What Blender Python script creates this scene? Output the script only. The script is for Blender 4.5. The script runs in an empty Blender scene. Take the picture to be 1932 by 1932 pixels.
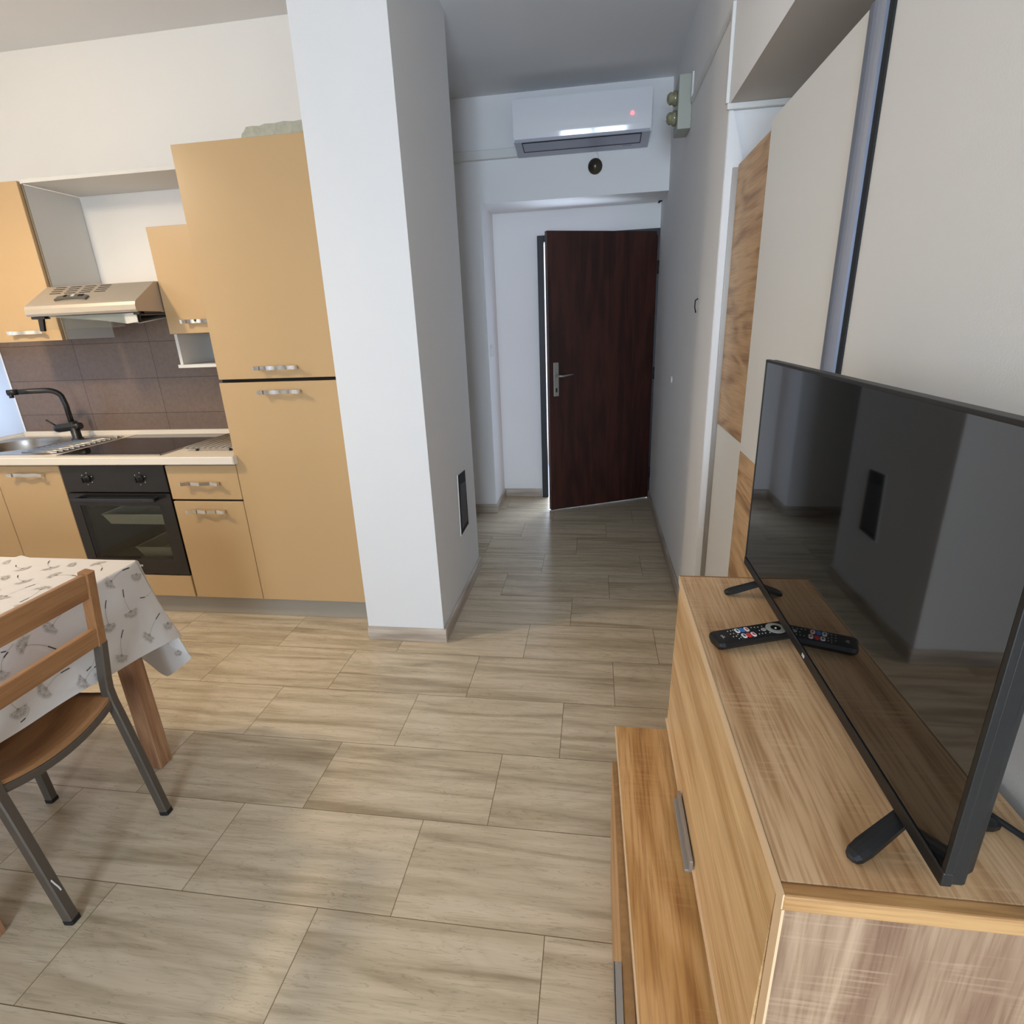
import bpy, bmesh, math, random
from mathutils import Vector, Matrix
random.seed(7)
SC = bpy.context.scene
COL = SC.collection
PI = math.pi

# ------------------------------------------------------------------ camera
CAMZ = 1.445
R = [[0.9891428604807383, 0.14154384725558916, -0.039518867191116525],
     [0.00928843812631977, -0.3285924741701415, -0.9444261277812671],
     [-0.14666330992158944, 0.9338052929935831, -0.32633962110049164]]
cam = bpy.data.objects.new('camera', bpy.data.cameras.new('camera'))
COL.objects.link(cam)
cam.data.sensor_width = 36
cam.data.sensor_fit = 'HORIZONTAL'
cam.data.lens = 1037.16 / 1932 * 36
cam.data.clip_start = 0.02
m = Matrix.Identity(4)
for i in range(3):
    m[i][0] = R[0][i]; m[i][1] = -R[1][i]; m[i][2] = -R[2][i]
m[0][3], m[1][3], m[2][3] = 0, 0, CAMZ
cam.matrix_world = m
SC.camera = cam

# ------------------------------------------------------------------ world, light, exposure
SC.view_settings.view_transform = 'Standard'
SC.view_settings.look = 'None'
SC.view_settings.gamma = 1
SC.view_settings.use_curve_mapping = False
SC.view_settings.exposure = 0.03
W = bpy.data.worlds.new('sky'); SC.world = W
W.use_nodes = True
bg = W.node_tree.nodes['Background']
bg.inputs[0].default_value = (0.62, 0.76, 1.0, 1)
bg.inputs[1].default_value = 2.2

def area(name, loc, rot, sx, sy, power, col, spread=PI):
    l = bpy.data.lights.new(name, 'AREA'); l.shape = 'RECTANGLE'
    l.size = sx; l.size_y = sy; l.energy = power; l.color = col; l.spread = spread
    o = bpy.data.objects.new(name, l); COL.objects.link(o)
    o.location = loc; o.rotation_euler = rot
    return o
# daylight through the balcony window behind the camera and through the entrance; side and rear lamps are added
area('window_daylight', (-0.06, -2.72, 1.45), (PI/2, 0, 0), 1.02, 1.6, 78, (0.70, 0.83, 1.0), math.radians(130))
area('added_side_light', (-3.66, 1.93, 1.16), (0, -PI/2, 0), 0.46, 1.95, 1.6, (0.80, 0.88, 1.0))  # added lamp behind the invented frosted pane by the sink
area('added_rear_fill', (-3.66, -1.3, 1.6), (0, -PI/2, 0), 1.2, 1.4, 22, (0.74, 0.85, 1.0))  # added fill lamp from the left, behind a guessed window out of view
area('entrance_daylight', (-0.1, 5.65, 1.3), (PI/2, 0, PI), 1.6, 2.2, 95, (0.72, 0.84, 1.0))
# warm ceiling lamp over the dining table
pl = bpy.data.lights.new('ceiling_lamp_light', 'SPOT'); pl.energy = 76; pl.color = (1.0, 0.82, 0.60); pl.shadow_soft_size = 0.10
pl.spot_size = math.radians(172); pl.spot_blend = 0.7
po = bpy.data.objects.new('ceiling_lamp_light', pl); COL.objects.link(po); po.location = (-2.78, 1.34, 2.42)
bl = bpy.data.lights.new('ceiling_lamp_bulb', 'POINT'); bl.energy = 20; bl.color = (1.0, 0.82, 0.60); bl.shadow_soft_size = 0.10
bo = bpy.data.objects.new('ceiling_lamp_bulb', bl); COL.objects.link(bo); bo.location = (-2.78, 1.34, 2.43)

# ------------------------------------------------------------------ helpers
def lin(c):
    c /= 255.0
    return c / 12.92 if c <= 0.04045 else ((c + 0.055) / 1.055) ** 2.4
def rgb(r, g, b): return (lin(r), lin(g), lin(b), 1)

class MB:
    """collects faces; build() links them as one mesh object"""
    def __init__(s): s.bm = bmesh.new()
    def poly(s, pts, mi=0):
        vs = [s.bm.verts.new(p) for p in pts]
        f = s.bm.faces.new(vs); f.material_index = mi; return f
    def box(s, x0, x1, y0, y1, z0, z1, mi=0, bev=0.0, seg=2):
        b = bmesh.new()
        bmesh.ops.create_cube(b, size=1)
        for v in b.verts:
            v.co = Vector(((x0+x1)/2 + v.co.x*(x1-x0), (y0+y1)/2 + v.co.y*(y1-y0), (z0+z1)/2 + v.co.z*(z1-z0)))
        if bev: bmesh.ops.bevel(b, geom=b.edges[:], offset=bev, segments=seg, affect='EDGES', profile=0.5)
        s.merge(b, mi); return s
    def merge(s, b, mi=0, mat=None):
        if mat: bmesh.ops.transform(b, matrix=mat, verts=b.verts)
        mp = {v: s.bm.verts.new(v.co) for v in b.verts}
        for f in b.faces:
            try:
                nf = s.bm.faces.new([mp[v] for v in f.verts]); nf.material_index = mi; nf.smooth = f.smooth
            except ValueError: pass
        b.free()
    def prism(s, pts, vec, mi=0, bev=0.0):
        """pts: planar loop; extruded by vec"""
        b = bmesh.new(); v = Vector(vec)
        a = [b.verts.new(p) for p in pts]; c = [b.verts.new(Vector(p)+v) for p in pts]
        n = len(pts)
        b.faces.new(a[::-1]); b.faces.new(c)
        for i in range(n): b.faces.new([a[i], a[(i+1) % n], c[(i+1) % n], c[i]])
        bmesh.ops.recalc_face_normals(b, faces=b.faces)
        if bev: bmesh.ops.bevel(b, geom=b.edges[:], offset=bev, segments=2, affect='EDGES', profile=0.5)
        s.merge(b, mi); return s
    def tube(s, pts, r, n=10, mi=0, prof=None, up=None, caps=True):
        """round tube, or a profile [(a,b)..] swept along pts; r may be a list"""
        pts = [Vector(p) for p in pts]; rings = []
        prevn = Vector(up) if up else None
        for i, p in enumerate(pts):
            d = (pts[min(i+1, len(pts)-1)] - pts[max(i-1, 0)]).normalized()
            if prevn is None:
                prevn = Vector((0, 0, 1)) if abs(d.z) < 0.9 else Vector((1, 0, 0))
            nrm = (prevn - d*prevn.dot(d)).normalized(); prevn = nrm
            bi = d.cross(nrm)
            rr = r[i] if isinstance(r, (list, tuple)) else r
            if prof: ring = [s.bm.verts.new(p + nrm*a*rr + bi*b_*rr) for a, b_ in prof]
            else: ring = [s.bm.verts.new(p + nrm*math.cos(2*PI*k/n)*rr + bi*math.sin(2*PI*k/n)*rr) for k in range(n)]
            rings.append(ring)
        for a, b in zip(rings, rings[1:]):
            for k in range(len(a)):
                f = s.bm.faces.new([a[k], a[(k+1) % len(a)], b[(k+1) % len(a)], b[k]]); f.material_index = mi; f.smooth = prof is None
        if caps:
            for ring in (rings[0][::-1], rings[-1]):
                f = s.bm.faces.new(ring); f.material_index = mi
        return s
    def lathe(s, prof, center, axis='z', n=24, mi=0):
        """prof: [(radius, height)...] around axis through center"""
        c = Vector(center); rings = []
        for r, h in prof:
            ring = []
            for k in range(n):
                a = 2*PI*k/n; u, v = r*math.cos(a), r*math.sin(a)
                o = {'z': (u, v, h), 'x': (h, u, v), 'y': (u, h, v)}[axis]
                ring.append(s.bm.verts.new(c + Vector(o)))
            rings.append(ring)
        for a, b in zip(rings, rings[1:]):
            for k in range(n):
                f = s.bm.faces.new([a[k], a[(k+1) % n], b[(k+1) % n], b[k]]); f.smooth = True; f.material_index = mi
        for ring in (rings[0], rings[-1]):
            f = s.bm.faces.new(ring); f.material_index = mi
        return s
    def grid(s, fn, nu, nv, mi=0, smooth=True):
        V = [[s.bm.verts.new(fn(i/nu, j/nv)) for j in range(nv+1)] for i in range(nu+1)]
        for i in range(nu):
            for j in range(nv):
                f = s.bm.faces.new([V[i][j], V[i+1][j], V[i+1][j+1], V[i][j+1]]); f.material_index = mi; f.smooth = smooth
        return s

ORI = {}
def wloc(o): return ORI.get(o.name, Vector((0, 0, 0))) if o else Vector((0, 0, 0))
def build(name, mb, mats, parent=None, origin=None, recalc=True, label=None):
    """one mesh object from world-space geometry"""
    bm = mb.bm
    if recalc: bmesh.ops.recalc_face_normals(bm, faces=bm.faces)
    if origin is None:
        if parent: origin = wloc(parent)
        else:
            xs = [v.co for v in bm.verts]
            origin = Vector(((min(v.x for v in xs)+max(v.x for v in xs))/2, (min(v.y for v in xs)+max(v.y for v in xs))/2, min(v.z for v in xs)))
    origin = Vector(origin)
    for v in bm.verts: v.co -= origin
    me = bpy.data.meshes.new(name); bm.to_mesh(me); bm.free()
    for mt in (mats if isinstance(mats, (list, tuple)) else [mats]): me.materials.append(mt)
    o = bpy.data.objects.new(name, me); COL.objects.link(o)
    o.location = origin - wloc(parent)
    if parent: o.parent = parent
    ORI[o.name] = origin
    if label: o['label'] = label
    return o
def tag(o, label, cat, group=None, kind=None):
    o['label'] = label; o['category'] = cat
    if group: o['group'] = group
    if kind: o['kind'] = kind
    return o
def thing(name, loc, label, cat, group=None):
    o = bpy.data.objects.new(name, None); COL.objects.link(o); o.location = loc
    o.empty_display_size = 0.05
    ORI[o.name] = Vector(loc)
    return tag(o, label, cat, group)
def struct(name, mb, mats, **k):
    o = build(name, mb, mats, **k); o['kind'] = 'structure'; return o

# ------------------------------------------------------------------ materials
def newmat(name):
    mt = bpy.data.materials.new(name); mt.use_nodes = True
    nt = mt.node_tree; b = nt.nodes['Principled BSDF']
    return mt, nt, b
def plain(name, col, rough=0.5, metal=0.0, bump=0.0, bscale=200, var=0.0, vscale=3.0, coat=0.0, spec=0.5):
    mt, nt, b = newmat(name)
    b.inputs['Base Color'].default_value = col; b.inputs['Roughness'].default_value = rough; b.inputs['Metallic'].default_value = metal
    b.inputs['Coat Weight'].default_value = coat; b.inputs['Coat Roughness'].default_value = 0.12
    b.inputs['Specular IOR Level'].default_value = spec
    N = nt.nodes.new; L = nt.links.new
    tc = N('ShaderNodeTexCoord')
    nz = N('ShaderNodeTexNoise'); nz.inputs['Scale'].default_value = vscale; nz.inputs['Detail'].default_value = 5
    L(tc.outputs['Object'], nz.inputs['Vector'])
    mx = N('ShaderNodeMix'); mx.data_type = 'RGBA'
    k = 1 - var
    mx.inputs[6].default_value = (col[0]*k, col[1]*k, col[2]*k, 1); mx.inputs[7].default_value = (min(1, col[0]*(1+var*.4)), min(1, col[1]*(1+var*.4)), min(1, col[2]*(1+var*.4)), 1)
    L(nz.outputs['Fac'], mx.inputs[0]); L(mx.outputs[2], b.inputs['Base Color'])
    if bump:
        n2 = N('ShaderNodeTexNoise'); n2.inputs['Scale'].default_value = bscale; n2.inputs['Detail'].default_value = 3
        L(tc.outputs['Object'], n2.inputs['Vector'])
        bp = N('ShaderNodeBump'); bp.inputs['Strength'].default_value = bump; bp.inputs['Distance'].default_value = 0.002
        L(n2.outputs['Fac'], bp.inputs['Height']); L(bp.outputs[0], b.inputs['Normal'])
    return mt
def ramp(nt, stops):
    r = nt.nodes.new('ShaderNodeValToRGB'); e = r.color_ramp.elements
    e[0].position, e[0].color = stops[0]; e[1].position, e[1].color = stops[-1]
    for p, c in stops[1:-1]:
        q = e.new(p); q.color = c
    return r
def wood(name, light, mid, dark, grain='y', rough=0.45, pores=0.5, rings=1.0, seed=0.0, cross=0.0):
    """laminate with grain along an axis: broad bands, cathedral rings, fine pores"""
    mt, nt, b = newmat(name); N = nt.nodes.new; L = nt.links.new
    tc = N('ShaderNodeTexCoord'); ax = 'xyz'.index(grain)
    def mp(along, across):
        q = N('ShaderNodeMapping'); sc = [across]*3; sc[ax] = along
        q.inputs['Scale'].default_value = sc; q.inputs['Location'].default_value = (seed, seed*1.7, seed*.6)
        L(tc.outputs['Object'], q.inputs['Vector']); return q
    a = N('ShaderNodeTexNoise'); a.inputs['Scale'].default_value = 1; a.inputs['Detail'].default_value = 6; a.inputs['Distortion'].default_value = 1.2
    L(mp(1.3, 15).outputs[0], a.inputs['Vector'])
    w = N('ShaderNodeTexNoise'); w.inputs['Scale'].default_value = 1; w.inputs['Detail'].default_value = 2
    L(mp(1.1, 5).outputs[0], w.inputs['Vector'])
    sn = N('ShaderNodeMath'); sn.operation = 'MULTIPLY'; sn.inputs[1].default_value = 46*rings; L(w.outputs['Fac'], sn.inputs[0])
    si = N('ShaderNodeMath'); si.operation = 'SINE'; L(sn.outputs[0], si.inputs[0])
    s2 = N('ShaderNodeMath'); s2.operation = 'MULTIPLY_ADD'; s2.inputs[1].default_value = 0.09; L(si.outputs[0], s2.inputs[0]); L(a.outputs['Fac'], s2.inputs[2])
    r = ramp(nt, [(0.28, dark), (0.44, mid), (0.60, light)]); L(s2.outputs[0], r.inputs[0])
    p = N('ShaderNodeTexNoise'); p.inputs['Scale'].default_value = 1; p.inputs['Detail'].default_value = 3
    L(mp(9, 230).outputs[0], p.inputs['Vector'])
    pr = ramp(nt, [(0.34, (1-pores*.55, 1-pores*.75, 1-pores*.95, 1)), (0.55, (1.06, 1.05, 1.03, 1))]); L(p.outputs['Fac'], pr.inputs[0])
    mx = N('ShaderNodeMix'); mx.data_type = 'RGBA'; mx.blend_type = 'MULTIPLY'; mx.inputs[0].default_value = 1
    L(r.outputs[0], mx.inputs[6]); L(pr.outputs[0], mx.inputs[7]); out = mx.outputs[2]
    if cross:      # saw marks across the grain
        c = N('ShaderNodeTexNoise'); c.inputs['Scale'].default_value = 1; c.inputs['Detail'].default_value = 2
        L(mp(190, 9).outputs[0], c.inputs['Vector'])
        g = N('ShaderNodeTexNoise'); g.inputs['Scale'].default_value = 9; L(tc.outputs['Object'], g.inputs['Vector'])
        mm = N('ShaderNodeMath'); mm.operation = 'MULTIPLY'; L(c.outputs['Fac'], mm.inputs[0]); L(g.outputs['Fac'], mm.inputs[1])
        cr = ramp(nt, [(0.27, (0, 0, 0, 1)), (0.40, (cross, cross, cross, 1))]); L(mm.outputs[0], cr.inputs[0])
        m2 = N('ShaderNodeMix'); m2.data_type = 'RGBA'; L(cr.outputs[0], m2.inputs[0]); L(out, m2.inputs[6]); m2.inputs[7].default_value = tuple(min(1, v*1.25) for v in light[:3]) + (1,)
        out = m2.outputs[2]
    L(out, b.inputs['Base Color']); b.inputs['Roughness'].default_value = rough
    bp = N('ShaderNodeBump'); bp.inputs['Strength'].default_value = 0.25; bp.inputs['Distance'].default_value = 0.001
    L(p.outputs['Fac'], bp.inputs['Height']); L(bp.outputs[0], b.inputs['Normal'])
    return mt
def emis(name, col, s):
    mt, nt, b = newmat(name); b.inputs['Base Color'].default_value = col
    b.inputs['Emission Color'].default_value = col; b.inputs['Emission Strength'].default_value = s; return mt
def glassy(name, col, rough=0.02, alpha=0.3):
    mt, nt, b = newmat(name); N = nt.nodes.new; L = nt.links.new
    t = N('ShaderNodeBsdfTransparent'); t.inputs[0].default_value = col
    g = N('ShaderNodeBsdfGlossy'); g.inputs['Roughness'].default_value = rough
    f = N('ShaderNodeFresnel'); f.inputs[0].default_value = 1.5
    ad = N('ShaderNodeMath'); ad.operation = 'ADD'; ad.inputs[1].default_value = alpha; L(f.outputs[0], ad.inputs[0])
    ms = N('ShaderNodeMixShader'); L(f.outputs[0], ms.inputs[0]); L(t.outputs[0], ms.inputs[1]); L(g.outputs[0], ms.inputs[2])
    L(ms.outputs[0], nt.nodes['Material Output'].inputs[0]); return mt

M = {}
M['wall'] = plain('white_wall_paint', rgb(240, 239, 238), 0.9, bump=0.15, bscale=140, var=0.03, vscale=2)
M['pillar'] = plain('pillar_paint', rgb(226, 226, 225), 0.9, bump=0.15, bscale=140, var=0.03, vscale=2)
M['kwall'] = plain('kitchen_wall_paint', rgb(236, 233, 227), 0.9, bump=0.12, bscale=120, var=0.03, vscale=2)
M['ceil'] = plain('ceiling_paint', rgb(226, 225, 224), 0.95, bump=0.15, bscale=140, var=0.04, vscale=2)
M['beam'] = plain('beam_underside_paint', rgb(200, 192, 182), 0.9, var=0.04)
M['damp'] = plain('bare_plaster', rgb(196, 196, 178), 0.9, bump=0.6, bscale=60, var=0.35, vscale=40)
M['trunk'] = plain('white_plastic_trunking', rgb(226, 226, 222), 0.45, var=0.02)
M['cream'] = plain('cream_kitchen_laminate', rgb(190, 158, 114), 0.34, var=0.02, coat=0.25)
M['white'] = plain('white_laminate', rgb(214, 212, 206), 0.5, var=0.02)
M['wdoor'] = plain('wardrobe_white_laminate', rgb(226, 224, 218), 0.42, bump=0.08, bscale=300, var=0.02)
M['worktop'] = plain('white_worktop', rgb(226, 216, 200), 0.4, var=0.03)
M['grey_edge'] = plain('taupe_edge', rgb(128, 116, 96), 0.6, var=0.05)
M['plinth'] = plain('grey_plinth', rgb(158, 150, 136), 0.45, var=0.04)
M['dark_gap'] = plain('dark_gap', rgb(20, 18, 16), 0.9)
M['chrome'] = plain('chrome', rgb(225, 225, 225), 0.07, 1.0)
M['steel'] = plain('brushed_steel', rgb(172, 166, 158), 0.28, 1.0, bump=0.05, bscale=400, var=0.08, vscale=30)
M['hood'] = plain('brushed_hood_steel', rgb(186, 176, 162), 0.42, 0.55, bump=0.05, bscale=400, var=0.06, vscale=12)
M['alu'] = plain('aluminium', rgb(166, 160, 152), 0.42, 0.6)
M['alublue'] = plain('aluminium_profile', rgb(136, 142, 156), 0.42, 0.7)
M['black'] = plain('black_plastic', rgb(15, 15, 15), 0.45, var=0.05)
M['matblack'] = plain('matt_black_metal', rgb(26, 27, 28), 0.38, var=0.05)
M['ovenblk'] = plain('black_enamel', rgb(30, 28, 27), 0.25, var=0.05)
M['hob'] = plain('black_glass', rgb(20, 15, 13), 0.04, var=0.0)
M['screen'] = plain('tv_screen', rgb(9, 9, 9), 0.035, var=0.0, spec=1.0)
M['pane'] = glassy('oven_glass', (0.80, 0.80, 0.76, 1))
M['visor'] = glassy('smoked_visor', (0.82, 0.85, 0.82, 1))
M['window_glass'] = glassy('window_glass', (0.97, 0.98, 0.98, 1))
mt_, nt_, b_f = newmat('frosted_glass')
tr_ = nt_.nodes.new('ShaderNodeBsdfTranslucent'); tr_.inputs[0].default_value = (0.50, 0.53, 0.57, 1)
mx_ = nt_.nodes.new('ShaderNodeMixShader'); mx_.inputs[0].default_value = 0.75
b_f.inputs['Base Color'].default_value = (0.85, 0.88, 0.92, 1); b_f.inputs['Roughness'].default_value = 0.4
nt_.links.new(b_f.outputs[0], mx_.inputs[1]); nt_.links.new(tr_.outputs[0], mx_.inputs[2]); nt_.links.new(mx_.outputs[0], nt_.nodes['Material Output'].inputs[0])
M['frost'] = mt_
M['cavity'] = plain('oven_interior', rgb(138, 134, 108), 0.5, var=0.1)
M['tray'] = plain('baking_tray', rgb(222, 218, 186), 0.4, 0.1)
M['brown'] = wood('dark_brown_door', rgb(66, 33, 24), rgb(54, 25, 19), rgb(42, 18, 14), 'z', 0.42, pores=0.25, rings=0.6)
M['frameblk'] = plain('dark_door_frame', rgb(22, 23, 28), 0.5)
M['oaktop'] = wood('oak_laminate_top', rgb(212, 177, 136), rgb(200, 163, 121), rgb(176, 137, 96), 'y', 0.42, 0.42, 0.7, 3.1, cross=0.35)
M['oakflap'] = wood('oak_laminate_flap', rgb(220, 186, 138), rgb(206, 170, 122), rgb(184, 144, 94), 'y', 0.42, 0.22, 0.5, 8.2)
M['oaklow'] = wood('oak_laminate_bench', rgb(200, 156, 102), rgb(182, 136, 80), rgb(152, 106, 58), 'y', 0.42, 0.42, 0.9, 5.0, cross=0.15)
M['oakend'] = wood('oak_laminate_end', rgb(180, 152, 124), rgb(156, 128, 102), rgb(128, 98, 76), 'z', 0.5, 0.30, 0.5, 1.4, cross=0.4)
M['oakedge'] = wood('oak_edge', rgb(190, 148, 96), rgb(166, 122, 74), rgb(122, 82, 44), 'x', 0.5, 0.3, 1.0, 2.0)
M['creamedge'] = plain('pale_edge_band', rgb(224, 192, 152), 0.45, var=0.05)
M['chip'] = plain('chipboard_edge', rgb(160, 120, 74), 0.7, var=0.5, vscale=70)
M['oakdoor'] = wood('oak_wardrobe_panel', rgb(202, 168, 126), rgb(186, 150, 108), rgb(152, 114, 76), 'y', 0.45, 0.2, 1.2, 6.3)
M['beech'] = wood('stained_beech', rgb(158, 114, 74), rgb(146, 102, 64), rgb(128, 86, 52), 'y', 0.38, 0.2, 0.4, 1.0)
M['beechv'] = wood('stained_beech_post', rgb(158, 114, 74), rgb(146, 102, 64), rgb(128, 86, 52), 'z', 0.38, 0.2, 0.4, 2.0)
M['legwood'] = wood('table_leg_wood', rgb(170, 130, 96), rgb(154, 113, 82), rgb(130, 92, 66), 'z', 0.5, 0.35, 0.8, 4.0)
M['chairmetal'] = plain('grey_brown_metal', rgb(92, 84, 75), 0.4, 0.35, var=0.05)
M['rubber'] = plain('black_rubber', rgb(14, 14, 14), 0.7)
M['cloth'] = plain('white_oilcloth', rgb(214, 209, 203), 0.5, bump=0.1, bscale=400, var=0.02)
M['print1'] = plain('grey_print', rgb(168, 161, 150), 0.6)
M['print2'] = plain('dark_print', rgb(62, 58, 55), 0.6)
M['skirting'] = wood('skirting_tile', rgb(196, 186, 174), rgb(180, 168, 154), rgb(158, 146, 132), 'x', 0.45, 0.1, 0.4, 1.0)
M['skirtingy'] = wood('skirting_tile_side', rgb(196, 186, 174), rgb(180, 168, 154), rgb(158, 146, 132), 'y', 0.45, 0.1, 0.4, 1.0)
M['ac'] = plain('white_gloss_plastic', rgb(232, 234, 238), 0.06, var=0.0, spec=0.6)
M['acgrey'] = plain('grey_plastic', rgb(176, 178, 190), 0.4, var=0.0)
M['boxgrey'] = plain('grey_green_plastic', rgb(176, 180, 168), 0.5, var=0.06)
M['fuse'] = plain('fuse_glass', rgb(158, 158, 128), 0.1, 0.3, var=0.5, vscale=60)
M['bell'] = plain('old_bronze', rgb(104, 98, 86), 0.3, 0.9, var=0.3, vscale=30)
M['led'] = emis('red_led', (1, 0.12, 0.14, 1), 3)
M['white_btn'] = plain('white_button', rgb(228, 226, 224), 0.5)
M['blue_btn'] = plain('blue_button', rgb(60, 120, 190), 0.5)
M['red_btn'] = plain('red_button', rgb(214, 50, 46), 0.5)
M['grey_btn'] = plain('grey_button', rgb(150, 150, 142), 0.5)
M['dark_btn'] = plain('dark_button', rgb(34, 34, 34), 0.5)
M['peach'] = plain('landing_wall', rgb(222, 190, 172), 0.9)
M['light_mark'] = plain('pale_print', rgb(190, 190, 185), 0.5)
M['curtain'] = plain('curtain_fabric', rgb(176, 178, 186), 0.9)

def floor_mat():
    mt, nt, b = newmat('wood_look_floor_tiles'); N = nt.nodes.new; L = nt.links.new
    def math_(op, a, bb=None, c=None):
        n = N('ShaderNodeMath'); n.operation = op
        for i, v in enumerate((a, bb, c)):
            if v is None: continue
            if isinstance(v, (int, float)): n.inputs[i].default_value = v
            else: L(v, n.inputs[i])
        return n.outputs[0]
    X0, Y0, TL, TS, SH = -1.5150, 1.5334, 0.602, 0.2953, 1/3
    tc = N('ShaderNodeTexCoord'); sp = N('ShaderNodeSeparateXYZ'); L(tc.outputs['Object'], sp.inputs[0])
    rowf = math_('DIVIDE', math_('SUBTRACT', Y0, sp.outputs[1]), TS)
    row = math_('FLOOR', rowf); fy = math_('SUBTRACT', rowf, row)
    uf = math_('DIVIDE', math_('ADD', math_('SUBTRACT', sp.outputs[0], X0), math_('MULTIPLY', row, SH*TL)), TL)
    colf = math_('FLOOR', uf); fx = math_('SUBTRACT', uf, colf)
    ex = math_('MULTIPLY', math_('MINIMUM', fx, math_('SUBTRACT', 1.0, fx)), TL)
    ey = math_('MULTIPLY', math_('MINIMUM', fy, math_('SUBTRACT', 1.0, fy)), TS)
    ed = math_('MINIMUM', ex, ey)
    grout = math_('LESS_THAN', ed, 0.0011)
    cb = N('ShaderNodeCombineXYZ'); L(row, cb.inputs[0]); L(colf, cb.inputs[1])
    wn = N('ShaderNodeTexWhiteNoise'); wn.noise_dimensions = '3D'; L(cb.outputs[0], wn.inputs['Vector'])
    sc = N('ShaderNodeVectorMath'); sc.operation = 'SCALE'; sc.inputs['Scale'].default_value = 40; L(wn.outputs['Color'], sc.inputs[0])
    ad = N('ShaderNodeVectorMath'); ad.operation = 'ADD'; L(tc.outputs['Object'], ad.inputs[0]); L(sc.outputs[0], ad.inputs[1])
    def noise(vec, s, det=5, dist=0.0):
        q = N('ShaderNodeMapping'); q.inputs['Scale'].default_value = s; L(vec, q.inputs['Vector'])
        n = N('ShaderNodeTexNoise'); n.inputs['Scale'].default_value = 1; n.inputs['Detail'].default_value = det; n.inputs['Distortion'].default_value = dist
        L(q.outputs[0], n.inputs['Vector']); return n.outputs['Fac']
    base = noise(ad.outputs[0], (1.3, 17, 1), 7, 1.0)
    fine = noise(ad.outputs[0], (7, 95, 1), 4, 1.0)
    ringn = noise(ad.outputs[0], (1.6, 5.5, 1), 2, 0.4)
    rs = math_('POWER', math_('ABSOLUTE', math_('SINE', math_('MULTIPLY', ringn, 34.0))), 0.5)
    v = math_('ADD', math_('MULTIPLY', base, 0.80), math_('MULTIPLY', fine, 0.20))
    r = ramp(nt, [(0.32, rgb(160, 143, 116)), (0.44, rgb(186, 170, 143)), (0.54, rgb(203, 187, 160)), (0.68, rgb(212, 196, 171))]); L(v, r.inputs[0])
    # thin dark veins
    vn = noise(ad.outputs[0], (3.2, 42, 1), 3, 2.2)
    vein = math_('MULTIPLY', math_('LESS_THAN', math_('ABSOLUTE', math_('SUBTRACT', vn, 0.5)), 0.012), 0.28)
    m1 = N('ShaderNodeMix'); m1.data_type = 'RGBA'; L(vein, m1.inputs[0]); L(r.outputs[0], m1.inputs[6]); m1.inputs[7].default_value = rgb(120, 102, 76)
    rv = math_('MULTIPLY', math_('SUBTRACT', 1.0, rs), 0.16)
    m15 = N('ShaderNodeMix'); m15.data_type = 'RGBA'; L(rv, m15.inputs[0]); L(m1.outputs[2], m15.inputs[6]); m15.inputs[7].default_value = rgb(132, 114, 88)
    m2 = N('ShaderNodeMix'); m2.data_type = 'RGBA'; L(grout, m2.inputs[0]); L(m15.outputs[2], m2.inputs[6]); m2.inputs[7].default_value = rgb(112, 94, 66)
    L(m2.outputs[2], b.inputs['Base Color'])
    b.inputs['Roughness'].default_value = 0.31; b.inputs['Specular IOR Level'].default_value = 0.5
    bp = N('ShaderNodeBump'); bp.inputs['Strength'].default_value = 0.3; bp.inputs['Distance'].default_value = 0.0015
    hh = math_('SUBTRACT', math_('MULTIPLY', fine, 0.3), grout); L(hh, bp.inputs['Height']); L(bp.outputs[0], b.inputs['Normal'])
    return mt
M['floor'] = floor_mat()
def splash_mat():
    mt, nt, b = newmat('brown_backsplash_tiles'); N = nt.nodes.new; L = nt.links.new
    tc = N('ShaderNodeTexCoord'); q = N('ShaderNodeMapping'); q.vector_type = 'POINT'
    q.inputs['Rotation'].default_value = (-PI/2, 0, 0); q.inputs['Location'].default_value = (-3.005+3.5, 0, 0)
    L(tc.outputs['Object'], q.inputs[0])
    br = N('ShaderNodeTexBrick'); br.offset = 0; br.inputs['Scale'].default_value = 1
    br.inputs['Brick Width'].default_value = 0.498; br.inputs['Row Height'].default_value = 0.201; br.inputs['Mortar Size'].default_value = 0.0017
    br.inputs['Mortar Smooth'].default_value = 0; br.inputs['Bias'].default_value = 0
    br.inputs['Color1'].default_value = rgb(120, 100, 86); br.inputs['Color2'].default_value = rgb(115, 96, 83); br.inputs['Mortar'].default_value = rgb(74, 60, 50)
    sp = N('ShaderNodeSeparateXYZ'); L(tc.outputs['Object'], sp.inputs[0])
    cb = N('ShaderNodeCombineXYZ'); L(sp.outputs[0], cb.inputs[0]); L(sp.outputs[2], cb.inputs[1])
    ad = N('ShaderNodeVectorMath'); ad.operation = 'ADD'; ad.inputs[1].default_value = (3.505 - 0.002, -1.02 + 0.603, 0); L(cb.outputs[0], ad.inputs[0])
    L(ad.outputs[0], br.inputs['Vector'])
    nz = N('ShaderNodeTexNoise'); nz.inputs['Scale'].default_value = 60; nz.inputs['Detail'].default_value = 6; L(tc.outputs['Object'], nz.inputs['Vector'])
    mx = N('ShaderNodeMix'); mx.data_type = 'RGBA'; mx.blend_type = 'MULTIPLY'; mx.inputs[0].default_value = 0.5
    rr = ramp(nt, [(0.3, (0.75, 0.75, 0.75, 1)), (0.7, (1.1, 1.1, 1.1, 1))]); L(nz.outputs['Fac'], rr.inputs[0])
    L(br.outputs['Color'], mx.inputs[6]); L(rr.outputs[0], mx.inputs[7]); L(mx.outputs[2], b.inputs['Base Color'])
    b.inputs['Roughness'].default_value = 0.32
    return mt
M['splash'] = splash_mat()

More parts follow.
